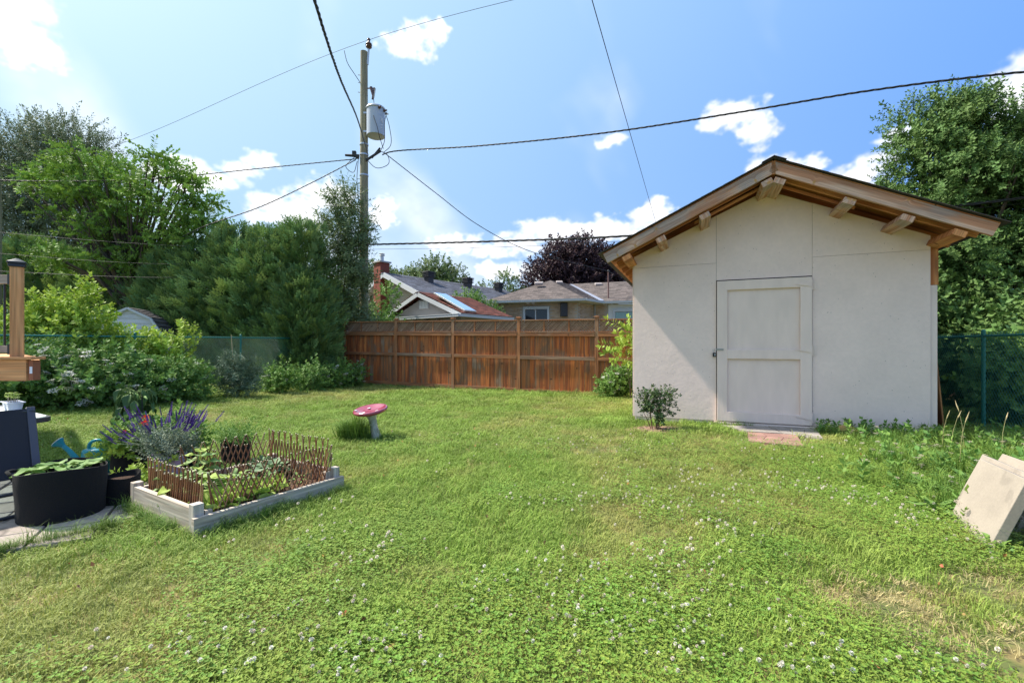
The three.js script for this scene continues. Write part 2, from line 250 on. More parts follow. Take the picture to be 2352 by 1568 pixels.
{
  const R = rng(2024), lists = [[], [], []], clover = [], flowers = [], UP = V(0, 1, 0);
  const seen = (x, z) => -z > 0.9 && Math.abs(x) < -z * 1.14 + 1.3;
  const grid = (z0, z1, cell, sc) => { for (let z = z0; z < z1; z += cell) for (let x = -16; x < 9; x += cell) {
    const px = x + (R() - 0.5) * cell, pz = z + (R() - 0.5) * cell; const k = R(), k2 = R(), k3 = R(), k4 = R(), k5 = R(); if (!seen(px, pz) || !turf(px, pz)) continue;
    if (bare(px, pz) > k5 + 0.12) { if (k4 < 0.6) lists[1].push([px, ground(px, pz) - 0.002, pz, V((k3 - 0.5) * 0.8, 1, (k - 0.5) * 0.8).normalize(), k2 * 6.28, 0.35 + 0.35 * k3, [1.5 + 0.6 * k, 0.95 + 0.35 * k, 2.8 + k], 1.6]); continue; }
    const dr = dryness(px, pz), cl = cloverAt(px, pz), t = clamp(dr * 0.9 + (k3 - 0.5) * 0.35), v = 0.78 + 0.44 * k4, col = [lerp(0.9, 1.4, t) * v, lerp(1, 1.04, t) * v, lerp(1, 1.9, t) * v];
    if (k < 1 - cl * 0.1) lists[Math.floor(k2 * 3)].push([px, ground(px, pz) - 0.004, pz, V((k3 - 0.5) * 0.3, 1, (k4 - 0.5) * 0.3).normalize(), k5 * 6.28, sc * (0.75 + 0.5 * k3) * (1 - 0.28 * dr) * (sc > 1 ? 0.74 : 0.88), col, sc > 1 ? 1.38 : 1.14]);
    if (cl > k5 * 0.8 + 0.2 && -pz < 9.5) { const q = 0.8 + 0.4 * k2; clover.push([px, ground(px, pz), pz, UP, k * 6.28, sc * (0.8 + 0.5 * k4), [q * (0.85 + 0.4 * k3), q, q * 0.9]]); }
  } };
  grid(-15.5, -9, 0.2, 1.7); grid(-9, -5, 0.135, 1.25); grid(-5, -0.9, 0.088, 1);
  lists.forEach((l, i) => { const m = scatter('lawn_grass', gBlade[i], greens.grass, l, scene); info(m, ['fine mown grass blades of the backyard lawn', 'bent mown grass blades of the backyard lawn', 'coarse mown grass blades of the backyard lawn'][i], 'grass'); });
  info(scatter('clover_leaves', cloverPatch(76, 0.14, 9), greens.clover, clover, scene), 'low three-part clover leaves spread through the lawn', 'clover');
  // clover blossoms
  const gHead = (() => { const out = [], r = rng(8); for (let i = 0; i < 46; i++) { const y = 1 - (2 * (i + 0.5)) / 46, a = i * 2.4, q = Math.sqrt(1 - y * y), d = V(Math.cos(a) * q, y * 0.85 + 0.15, Math.sin(a) * q).normalize(), s = d.clone().cross(V(0.1, 1, 0.2)).normalize(); leafTo(out, d.clone().multiplyScalar(0.0035).add(V(0, 0.066, 0)), d.clone().add(V(0, 0.35, 0)).normalize(), s, 0.0068 * (0.8 + 0.4 * r()), 0.0046, 0.15); } return soup(out); })();
  const gStem = rod([0, -0.01, 0], [0, 0.066, 0], 0.001, 0.001, 4);
  const headM = [leafMat([0.74, 0.70, 0.62], 0.2, 0.8), leafMat([0.66, 0.58, 0.5], 0.2, 0.8), leafMat([0.78, 0.76, 0.70], 0.2, 0.8)], stemM = std([0.12, 0.2, 0.05]);
  let tries = 0; while (flowers.length < 1400 && tries++ < 60000) { const z = -1.0 - R() * 7.5, x = (R() * 2 - 1) * (-z * 1.15 + 0.6), w = cloverAt(x, z) * sstep(0.36, 0.62, fbm(x * 1.3 + 50, z * 1.3, 3, 83)); if (!turf(x, z) || R() > w * (0.25 + 0.75 * sstep(-6.5, -3.2, z))) continue; flowers.push([x, z, R(), R()]); }
  for (let i = flowers.length - 1; i >= 0; i--) if (Math.abs(flowers[i][0]) > -flowers[i][1] * 1.13 || -flowers[i][1] < 1.6) flowers.splice(i, 1);
  flowers.sort((a, b) => Math.hypot(a[0], a[1]) - Math.hypot(b[0], b[1]));
  flowers.forEach((f, i) => { if (i >= 300) return;
    const o = thing('clover_blossom', 'small round white clover blossom standing in the near lawn', 'flower', [f[0], ground(f[0], f[1]), f[1]], f[2] * 6.28, 'white clover blossoms in the near lawn');
    o.scale.setScalar(0.6 + 0.36 * f[3]); o.rotation.z = (f[3] - 0.5) * 0.4; part('flower_head', gHead, headM[i % 3], o); part('stem', gStem, stemM, o); });
  info(scatter('far_clover_blossoms', gHead, headM[0], flowers.slice(300).map((f) => [f[0], ground(f[0], f[1]), f[1], V((f[2] - 0.5) * 0.3, 1, 0).normalize(), f[3] * 6.28, 0.7 + 0.42 * f[3], [1, 0.98, 0.95]]), scene), 'white clover blossoms dotted over the farther lawn', 'flowers');
  const dead = []; for (let i = 0; i < 170; i++) { const z = -1.6 - R() * 6, x = (R() * 2 - 1) * -z * 1.1; if (turf(x, z)) dead.push([x, ground(x, z) + 0.03, z, V(R() - 0.5, 0.25, R() - 0.5).normalize(), R() * 6.28, 0.018 + R() * 0.022, [0.8 + R() * 0.6, 0.7 + R() * 0.5, 0.6 + R() * 0.5]]); }
  info(scatter('fallen_leaves', (() => { const o = []; leafTo(o, V(0, 0, 0), V(0, 1, 0), V(1, 0, 0), 1, 0.6, 0.2); return soup(o); })(), std([0.32, 0.16, 0.07], 0.9), dead, scene), 'small brown fallen leaves scattered on the lawn', 'leaves');
  // unmown grass along edges
  const tall = [[], []], put = (x, z, s, k = R()) => tall[k < 0.5 ? 0 : 1].push([x, ground(x, z) - 0.01, z, V((R() - 0.5) * 0.35, 1, (R() - 0.5) * 0.35).normalize(), R() * 6.28, s * (0.7 + R() * 0.6), tint(R, 0.4, 0.25)]);
  for (let i = 0; i < 46; i++) { const q = world(BED, -0.03 - R() * 0.05, -R() * 1.0); put(q[0] + (R() - 0.5) * 0.06, q[1] + 0.03, 0.34); }
  for (let i = 0; i < 60; i++) { const q = world(BED, R() * 1.08, 0.03 + R() * 0.07); put(q[0], q[1], 0.34); }
  for (let i = 0; i < 34; i++) { const a = R() * 6.28, r = Math.sqrt(R()) * 0.15; put(-2.07 + Math.cos(a) * r, -5.86 + Math.sin(a) * r * 0.7, 0.95); }
  for (let i = 0; i < 6; i++) put(-1.83 + (R() - 0.5) * 0.3, -5.82 + (R() - 0.5) * 0.1, 0.7);
  for (let i = 0; i < 60; i++) { const q = world(SHED, R() * 3.8, 0.06 + R() * 0.12); if (turf(q[0], q[1])) put(q[0], q[1], 0.3); }
  for (let i = 0; i < 420; i++) { const x = 3.0 + R() * 3.4, z = -2.4 - R() * 3.5; if (x > -z * 0.62 + 0.55 + R() * 0.5 && turf(x, z)) put(x, z, 0.62); }
  for (let i = 0; i < 150; i++) { const q = world(FENCE, R() * 9, 0.1 + R() * 0.12); put(q[0], q[1], 0.36); }
  for (let i = 0; i < 70; i++) { const k = R(); put(lerp(-2.6, -3.15, k) + (R() - 0.5) * 0.06, lerp(-3.0, -2.4, k) + (R() - 0.5) * 0.06, 0.3); }
  for (let i = 0; i < 90; i++) { const k = R(); put(lerp(-6.1, -8.4, k) + 0.2 * R(), lerp(-13.9, -8, k), 0.42); }
  tall.forEach((l, i) => info(scatter('long_grass', gTall[i], greens.tall, l, scene), ['short tufts of unmown grass along borders and bed', 'long arching tufts of unmown grass along borders and bed'][i], 'grass'));
}
// ---------- the shed ----------
const wallPaint = (() => {
  const R = rng(15), marks = []; for (let i = 0; i < 240; i++) marks.push([R(), R(), R() * 6.28, 0.006 + R() * 0.03, R()]);
  const bump = tex(1024, 1024, (u, v) => { let h = 0.5 + 0.3 * (fbm(u * 40, v * 40, 3, 7, 40, 40) - 0.5) + 0.5 * (fbm(u * 14, v * 14, 2, 17, 14, 14) - 0.5) * sstep(0.45, 0.7, fbm(u * 3, v * 3, 2, 23, 3, 3)); for (const m of marks) { const du = mod(u - m[0] + 0.5, 1) - 0.5, dv = mod(v - m[1] + 0.5, 1) - 0.5; if (Math.abs(du) > 0.04 || Math.abs(dv) > 0.04) continue; const a = du * Math.cos(m[2]) + dv * Math.sin(m[2]), b = -du * Math.sin(m[2]) + dv * Math.cos(m[2]); if (Math.abs(a) < m[3] && Math.abs(b) < 0.0022) h += (m[4] > 0.4 ? 0.32 : -0.35) * (1 - Math.abs(b) / 0.0022); } return [h * 255]; }, [0.75, 0.75], false);
  const col = tex(1024, 1024, (u, v) => { const a = fbm(u * 6, v * 6, 4, 5, 6, 6), b = fbm(u * 60, v * 60, 2, 6, 60, 60); let c = [231, 209, 199].map((q) => q * (0.96 + 0.06 * a + 0.03 * b)); const s = hash(Math.floor(u * 300), Math.floor(v * 300), 4); if (s > 0.9994) c = c.map((q) => q * 0.55); return c; }, [0.5, 0.5]);
  return std([1, 1, 1], 0.75, { map: col, bumpMap: bump, bumpScale: 0.0035 });
})();
const trimPaint = std([1, 1, 1], 0.7, { map: tex(256, 512, (u, v) => { const a = fbm(u * 10, v * 3, 3, 25, 10, 3); return [231, 210, 199].map((q) => q * (0.95 + 0.07 * a)); }), bumpMap: bumpWood, bumpScale: 0.0015 });
const gap = std([0.012, 0.011, 0.01], 1);
const pine = std([1, 1, 1], 0.8, { map: woodTex([[170, 122, 92], [196, 164, 142], [154, 142, 136]], 31, { knots: 14, knot: [176, 132, 70] }), bumpMap: bumpWood, bumpScale: 0.002 });
const pineWarm = std([1, 1, 1], 0.8, { map: woodTex([[172, 104, 58], [196, 136, 84], [150, 92, 54]], 33, { knots: 5 }), bumpMap: bumpWood, bumpScale: 0.001 });
const shingleBlack = std([1, 1, 1], 0.95, { map: tex(256, 256, (u, v) => { const a = fbm(u * 64, v * 64, 2, 3, 64, 64); return [44 + 40 * a, 42 + 38 * a, 42 + 36 * a]; }, [4, 4]) });
{
  const g0 = 0.1, s = thing('garden_shed', 'beige painted board garden shed with gabled timber roof', 'shed', [SHED.x, g0, SHED.z], SHED.t), W = 3.72, H = 2.54, AP = 3.36, DX0 = 1.2, DX1 = 2.42, DH = 2.08, dep = 3.6;
  const tops = (x) => (x < W / 2 ? H + ((AP - H) * x) / (W / 2) : AP - ((AP - H) * (x - W / 2)) / (W / 2)), T = 0.012;
  // siding sheets with open seams between them
  const sheet = (pts) => part('siding_sheet', prism(pts, T, -T), wallPaint, s), e = 0.0035, seam = 2.36;
  sheet([[0, 0], [DX0 - e, 0], [DX0 - e, seam - e], [0, seam - e]]);
  sheet([[0, seam], [DX0 - e, seam], [DX0 - e, tops(DX0)], [0, tops(0)]]);
  sheet([[DX0, DH + 0.02], [DX1, DH + 0.02], [DX1, tops(DX1)], [W / 2, AP], [DX0, tops(DX0)]]);
  sheet([[DX1 + e, 0], [W, 0], [W, seam - e], [DX1 + e, seam - e]]);
  sheet([[DX1 + e, seam], [W, seam], [W, tops(W)], [DX1 + e, tops(DX1)]]);
  part('wall_backing', prism([[0.01, 0.01], [W - 0.01, 0.01], [W - 0.01, tops(W) - 0.01], [W / 2, AP - 0.015], [0.01, tops(0) - 0.01]], 0.06, -T - 0.061), gap, s);
  part('sill_board', box(W - 0.02, 0.13, 0.03, W / 2, -0.13, -0.03, { swap: true }), trimPaint, s);
  part('threshold', box(1.3, 0.035, 0.05, 1.82, -0.045, 0.012, { swap: true, b: 0.004 }), trimPaint, s);
  for (const x of [0.03, W - 0.03]) part('side_wall', box(0.05, H - 0.02, dep, x, 0, -dep / 2 - 0.08), wallPaint, s);
  part('back_wall', prism([[0, 0], [W, 0], [W, H], [W / 2, AP], [0, H]], 0.04, -dep - 0.13), wallPaint, s);
  // corner boards
  part('corner_board', box(0.025, H - 0.02, 0.06, -0.0145, 0, -0.05), trimPaint, s);
  const cb = part('corner_board', box(0.075, 1.88, 0.03, W + 0.04, 0.02, -0.036), trimPaint, s);
  part('bare_corner_board', box(0.085, 0.62, 0.035, W + 0.044, 1.903, -0.034), pineWarm, s).userData.label = 'bare orange top of the corner board';
  // door of mitred boards
  const door = new THREE.Group(); door.name = 'door'; s.add(door); const dx0 = DX0 + 0.008, dx1 = DX1 - 0.008, fw = 0.135, d0 = 0.012, dt = 0.034;
  part('door_panel', box(dx1 - dx0 - 0.06, DH - 0.04, 0.012, (dx0 + dx1) / 2, 0.02, -0.004), trimPaint, door);
  const dm = (pts) => part('frame_board', prism(pts, dt - 0.008, -0.002 + 0.01, { b: 0.003 }), trimPaint, door), y0 = 0.008, y1 = DH;
  dm([[dx0, y0], [dx0 + fw, y0 + fw], [dx0 + fw, y1 - fw], [dx0, y1]]);
  dm([[dx1, y0], [dx1, y1], [dx1 - fw, y1 - fw], [dx1 - fw, y0 + fw]]);
  dm([[dx0 + 0.004, y1], [dx0 + fw + 0.003, y1 - fw], [dx1 - fw - 0.003, y1 - fw], [dx1 - 0.004, y1]]);
  dm([[dx0 + 0.004, y0], [dx1 - 0.004, y0], [dx1 - fw - 0.003, y0 + fw], [dx0 + fw + 0.003, y0 + fw]]);
  dm([[dx0 + fw + 0.004, 0.93], [dx1 - fw - 0.004, 0.93], [dx1 - fw - 0.004, 1.06], [dx0 + fw + 0.004, 1.06]]);
  for (const y of [0.04, 0.98, 1.9]) {
    const h = part('hinge', box(0.055, 0.14, 0.006, DX1 + 0.03, y, 0.004, { b: 0.002 }), trimPaint, door);
    part('hinge_strap', prism([[dx1 - 0.21, y + 0.085], [dx1, y + 0.04], [dx1, y + 0.11]], 0.005, dt + 0.008), trimPaint, h); part('hinge_pin', rod([DX1 + 0.002, y, 0.026], [DX1 + 0.002, y + 0.14, 0.026], 0.011, 0.011, 8), trimPaint, h);
  }
  part('hasp', merge([box(0.1, 0.022, 0.005, DX0 + 0.045, 1.055, dt + 0.012), rod([DX0 - 0.03, 1.066, 0.002], [DX0 - 0.03, 1.066, 0.05], 0.005)]), std([0.35, 0.34, 0.32], 0.4, { metalness: 0.8 }), door);
  // roof: barge boards, rafters, lookouts, deck and shingles
  const RA = 3.56, TN = 0.47, OE = 0.39, OF = 0.65, top = (x) => RA - TN * Math.abs(x - W / 2), L0 = -OE, L1 = W + OE, sl = Math.sqrt(1 + TN * TN);
  const roof = new THREE.Group(); roof.name = 'roof'; s.add(roof);
  const slopeBoard = (side, o0, o1, z, d, m, name, inset = 0) => { // board lying along the slope; grain along it
    const xe = side < 0 ? L0 + inset : L1 - inset, len = Math.abs(xe - W / 2) * sl - 0.02, g = box(o1 - o0, len, d, 0, 0, 0, { mid: true, b: d > 0.02 && (o1 - o0) > 0.05 ? 0.004 : 0 }), ang = Math.atan(TN);
    g.rotateZ(side < 0 ? Math.PI / 2 + ang : -(Math.PI / 2 + ang) + Math.PI); const cx = (W / 2 + xe) / 2, cy = top(cx), nx = side * Math.sin(ang), ny = Math.cos(ang), k = (o0 + o1) / 2;
    return part(name, g.translate(cx - nx * k, cy - ny * k, z), m, roof);
  };
  for (const sd of [-1, 1]) {
    slopeBoard(sd, 0.018, 0.165, OF - 0.02, 0.04, pine, 'barge_board');
    slopeBoard(sd, 0.03, 0.15, OF - 0.24, 0.038, pineWarm, 'rafter', 0.05);
    for (let i = 0; i < 8; i++) slopeBoard(sd, 0.03, 0.15, -0.2 - i * 0.43, 0.038, i > 5 ? pine : pineWarm, 'rafter', 0.06);
    slopeBoard(sd, 0.002, 0.015, -dep / 2 + 0.22, dep + 0.85, pineWarm, 'roof_deck');
    slopeBoard(sd, 0.165, 0.2, OF - 0.32, 0.02, pineWarm, 'batten', 1.2);
    // shingle courses lapping down the slope, each as a strip of its own
    const lenS = (W / 2 + OE + 0.03) * sl, nC = 16, ang = Math.atan(TN);
    for (let i = 0; i < nC; i++) { const a = (i / nC) * lenS, L = lenS / nC + 0.05, g = box(L, 0.007, dep + 0.92, 0, 0, 0, { mid: true }); g.rotateZ(0.018); const cx = a + L / 2 - 0.02; g.rotateZ(-ang); g.translate(cx * Math.cos(ang), -cx * Math.sin(ang) + 0.014, 0); if (sd < 0) g.rotateY(Math.PI); part('shingle_course', g.translate(W / 2, RA, -dep / 2 + 0.235), shingleBlack, roof); }
    for (const [d, l] of [[0.16, 0], [0.92, 0], [1.5, 0], [1.98, 0]]) { const x = W / 2 + sd * d, g = box(0.135, 0.075, OF + 0.03, 0, 0, 0, { mid: true, b: 0.004 }); g.rotateZ(-sd * ang); part('lookout', g.translate(x - sd * 0.09, top(x) - 0.208, OF / 2 - 0.03), d > 1.7 ? pineWarm : pine, roof); }
  }
  part('ridge_board', box(0.045, 0.17, dep + 0.84, W / 2, RA - 0.19, -dep / 2 + 0.23), pineWarm, roof);
  part('ridge_cap', merge([-1, 1].map((sd) => { const g = box(0.16, 0.008, dep + 0.95, sd * 0.075, 0, 0, { mid: true }); g.rotateZ(-sd * Math.atan(TN)); return g.translate(W / 2, RA + 0.032, -dep / 2 + 0.235); })), shingleBlack, roof);
  // padlock hanging from the hasp
  const at = world(SHED, DX0 - 0.03, 0.03), pl = thing('padlock', 'small black padlock hanging from the shed door hasp', 'padlock', [at[0], g0 + 0.955, at[1]], SHED.t);
  part('lock_body', box(0.046, 0.062, 0.024, 0, 0, 0, { b: 0.005 }), std([0.012, 0.012, 0.014], 0.35), pl);
  part('shackle', tube([[-0.014, 0.05, 0], [-0.014, 0.09, 0], [0, 0.108, 0], [0.014, 0.09, 0], [0.014, 0.05, 0]], 0.004, 16, 6), std([0.6, 0.6, 0.6], 0.25, { metalness: 1 }), pl);
  part('dial_plate', box(0.014, 0.034, 0.003, 0.008, 0.014, 0.0128), std([0.4, 0.4, 0.4], 0.4, { metalness: 0.6 }), pl);
}
// plywood offcuts leaning on the shed's right side
{
  const ply = std([1, 1, 1], 0.85, { map: woodTex([[128, 82, 48], [168, 118, 72], [110, 76, 50]], 41, { knots: 3 }) });
  const lean = (nm, lb, x, off, h, d, a) => { const p = world(SHED, 3.72 + x, -0.12 - off), t = thing(nm, lb, 'board', [p[0], 0.05, p[1]], SHED.t); const g = box(0.018, h, d, 0, 0, -d / 2, { b: 0.002 }); g.rotateZ(a); part('board_face', g, ply, t); };
  lean('leaning_plywood', 'narrow plywood offcut leaning on the shed corner', 0.2, 0.02, 1.28, 0.7, 0.085);
  lean('leaning_plywood', 'shorter weathered plywood sheet behind the leaning offcut', 0.135, 0.2, 1.12, 0.9, 0.05);
}
// ---------- cedar fence with lattice ----------
const cedarTex = [[[168, 94, 46], [124, 68, 36], [116, 90, 70]], [[138, 76, 40], [188, 112, 56], [106, 82, 64]], [[120, 84, 58], [160, 98, 54], [134, 114, 96]]].map((c, i) => woodTex(c, 51 + i * 7, { knots: 5, third: 0.85, knot: [52, 30, 20] }));
const cedar = cedarTex.map((t) => std([1, 1, 1], 0.85, { map: t, bumpMap: bumpWood, bumpScale: 0.002 }));
const cedarPale = std([1, 1, 1], 0.85, { map: woodTex([[154, 104, 66], [130, 84, 52], [140, 118, 98]], 73, { knots: 4 }), bumpMap: bumpWood, bumpScale: 0.002 });
const cedarGrey = std([1, 1, 1], 0.9, { map: woodTex([[146, 120, 98], [116, 90, 70], [156, 142, 128]], 77, { knots: 1 }) });
{
  const f = thing('cedar_fence', 'tall stained cedar board fence with a lattice top', 'fence', [FENCE.x, 0, FENCE.z], FENCE.t), R = rng(300), base = (s) => 0.117 - 0.014 * s, posts = [0.02, 2.06, 4.05, 6.08, 8.19, 10.2, 12.2];
  posts.forEach((x, i) => {
    const b = base(x); part('post', box(0.09, 2.0, 0.09, x, b - 0.06, 0, { b: 0.004 }), cedarPale, f);
    part('post_cap', merge([box(0.135, 0.022, 0.135, x, b + 1.94, 0, { b: 0.006 }), box(0.1, 0.018, 0.1, x, b + 1.962, 0, { b: 0.006 })]), cedarPale, f);
    if (i === posts.length - 1) return;
    const x0 = x + 0.047, x1 = posts[i + 1] - 0.047, L = x1 - x0, yb = (k) => base(k);
    const rail = (y, h, z, d, m, n) => part(n, bar([x0, base(x0) + y, z], [x1, base(x1) + y, z], d, h, { b: 0.003 }), m, f);
    rail(1.885, 0.03, 0, 0.1, cedarPale, 'top_cap_rail'); rail(1.575, 0.03, 0.012, 0.085, cedarPale, 'lattice_rail'); rail(1.51, 0.088, 0.032, 0.036, cedarPale, 'upper_rail'); rail(0.90, 0.088, 0.032, 0.036, i % 2 ? cedarGrey : cedarPale, 'middle_rail'); rail(0.02, 0.09, 0.02, 0.036, cedarPale, 'bottom_rail');
    const n = Math.round(L / 0.138), w = L / n;
    for (let k = 0; k < n; k++) { const xc = x0 + (k + 0.5) * w, q = 0.012 + R() * 0.005; part('board', box(w - 0.004 - R() * 0.005, 1.5, 0.018, xc, base(xc) + 0.04 + (R() - 0.5) * 0.01, -0.002 + (R() - 0.5) * 0.006 - q, { b: 0.0015 }), cedar[Math.floor(R() * 3)], f); }
    // lattice bays
    const nb = 3; for (let k = 1; k < nb; k++) { const xc = x0 + (L * k) / nb; part('lattice_stile', box(0.04, 0.27, 0.06, xc, base(xc) + 1.592, 0), cedarPale, f); }
    for (let k = 0; k < nb; k++) {
      const a = x0 + (L * k) / nb + 0.02, b = x0 + (L * (k + 1)) / nb - 0.02, y0 = base((a + b) / 2) + 1.592, y1 = y0 + 0.276, sl = [[], []], hh = y1 - y0;
      for (const dir of [1, -1]) for (let q = a - hh; q < b + hh; q += 0.072) { let p = [q, y0], r = [q + hh, y1]; if (p[0] < a) { p = [a, y0 + (a - q)]; } if (r[0] > b) { r = [b, y0 + (b - q)]; } if (r[0] - p[0] < 0.03) continue; const fl = (pt) => (dir > 0 ? pt : [a + b - pt[0], pt[1]]); const P = fl(p), Rr = fl(r); sl[dir > 0 ? 0 : 1].push(bar([P[0], P[1], dir * 0.006], [Rr[0], Rr[1], dir * 0.006], 0.009, 0.037)); }
      stuff(part('lattice_panel', merge(sl[0].concat(sl[1])), cedarGrey, f));
    }
  });
}
// neighbour's short fence end seen behind the first post
{ const t = thing('back_fence_panel', 'short brown fence panel standing behind the cedar fence', 'fence', [-5.35, 0.1, -15.2], -0.15); for (let i = 0; i < 12; i++) part('board', box(0.13, 1.92, 0.02, 0.1 + i * 0.137, 0, 0), cedar[i % 3], t); part('top_cap_rail', box(1.72, 0.035, 0.09, 0.86, 1.925, 0, { swap: true }), cedarPale, t); }

// ---------- green chain-link fences ----------
const vinyl = std([0.008, 0.15, 0.12], 0.45), wireM = std([0.015, 0.14, 0.11], 0.45);
function chainLink(label, A, B, top0, top1, posts, low, o = {}) {
  const dx = B[0] - A[0], dz = B[1] - A[1], L = Math.hypot(dx, dz), t = thing('chain_link_fence', label, 'fence', [A[0], 0, A[1]], -Math.atan2(dz, dx)), up = (x) => lerp(top0, top1, x / L), lo = (x) => low + 0.0 * x;
  for (const x of posts) { part('post', merge([rod([x, lo(x) - 0.1, 0.03], [x, up(x) + 0.06, 0.03], 0.024, 0.024, 10), new THREE.SphereGeometry(0.027, 8, 6).translate(x, up(x) + 0.065, 0.03)]), vinyl, t); }
  part('top_rail', rod([0, up(0), 0.03], [L, up(L), 0.03], 0.017, 0.017, 10), vinyl, t);
  const wires = [], step = 0.062, w = o.wire ?? 0.0021; let x = -1.5;
  for (; x < L; x += step) for (const dir of [1, -1]) { // each wire zigzags; its long diagonals make the diamonds
    const h0 = lo(x) + 0.03, h1 = up(clamp(x, 0, L)) + 0.045, hh = h1 - h0; let a = [x, h0], b = [x + hh * 0.86, h1]; if (a[0] < 0) a = [0, h0 + (0 - x) / 0.86]; if (b[0] > L) b = [L, h0 + (L - x) / 0.86]; if (b[0] - a[0] < 0.04) continue;
    const fl = (p) => (dir > 0 ? p : [L - p[0], p[1]]), P = fl(a), R = fl(b), g = rod([P[0], P[1], dir * w], [R[0], R[1], dir * w], w, w, 3); wires.push(g);
  }
  stuff(part('wire_mesh', merge(wires), wireM, t)); return t;
}
chainLink('green chain-link fence behind the flowering shrubs and hedge', [-8.9, -6.8], [-5.75, -14.55], 1.39, 1.47, [0.05, 2.8, 5.15, 8.3], 0.12);
chainLink('green chain-link fence beside the shed under the trees', [5.9, -4.7], [8.0, -9.9], 1.35, 1.37, [0.1, 1.76, 4.2, 5.5], 0.02, { wire: 0.0023 });
// ---------- neighbouring houses ----------
const shingle = (c, seed) => std([1, 1, 1], 0.95, { map: tex(512, 512, (u, v) => { const row = Math.floor(v * 24), tab = Math.floor(u * 12 + (row % 2) * 0.5 + hash(row, 3, seed)), k = hash(tab % 12, row, seed), f = fbm(u * 80, v * 80, 2, seed, 80, 80); return c.map((q) => q * (0.74 + 0.34 * k + 0.24 * (f - 0.3))); }, [0.28, 0.28]), });
const roofGrey = shingle([98, 101, 112], 3), roofRed = shingle([116, 66, 54], 5), roofTan = shingle([118, 107, 102], 7), roofDark = shingle([84, 80, 80], 9);
const whiteTrim = std([0.5, 0.52, 0.54], 0.5), glassDark = std([0.02, 0.025, 0.03], 0.06, { metalness: 0 }), blackMetal = std([0.02, 0.02, 0.024], 0.5);
function coursed(name, c, n, m, parent) {                   // c: eave left, eave right, ridge right, ridge left; lapped courses
  const [a, b, r, l] = c.map((p) => V(...p)), up = b.clone().sub(a).cross(l.clone().sub(a).lengthSq() > 1e-6 ? l.clone().sub(a) : r.clone().sub(a)).normalize(); if (up.y < 0) up.negate();
  const pos = [], uv = [], along = b.clone().sub(a).normalize(); const P = (p) => { pos.push(p.x, p.y, p.z); };
  for (let i = 0; i < n; i++) {
    const f0 = i / n, f1 = (i + 1) / n, A = a.clone().lerp(l, f0).addScaledVector(up, 0.022), B = b.clone().lerp(r, f0).addScaledVector(up, 0.022), C = b.clone().lerp(r, f1), D = a.clone().lerp(l, f1), A0 = A.clone().addScaledVector(up, -0.03), B0 = B.clone().addScaledVector(up, -0.03);
    const U = (p) => p.clone().sub(a).dot(along), Vv = (p) => { const d = p.clone().sub(a); return Math.sqrt(Math.max(0, d.lengthSq() - d.dot(along) ** 2)); };
    for (const t of [[A, B, C], [A, C, D], [A0, B0, B], [A0, B, A]]) for (const p of t) { P(p); uv.push(U(p), Vv(p)); }
  }
  const g = new THREE.BufferGeometry(); g.setAttribute('position', new THREE.Float32BufferAttribute(pos, 3)); g.setAttribute('uv', new THREE.Float32BufferAttribute(uv, 2)); return stuff(part(name, g, m, parent));
}
const gutter = (pts, parent, name = 'gutter') => part(name, merge(pts.slice(1).map((p, i) => merge([bar(pts[i], p, 0.1, 0.1, { b: 0.012 }), bar([pts[i][0], pts[i][1] + 0.05, pts[i][2]], [p[0], p[1] + 0.05, p[2]], 0.13, 0.022)]))), whiteTrim, parent);
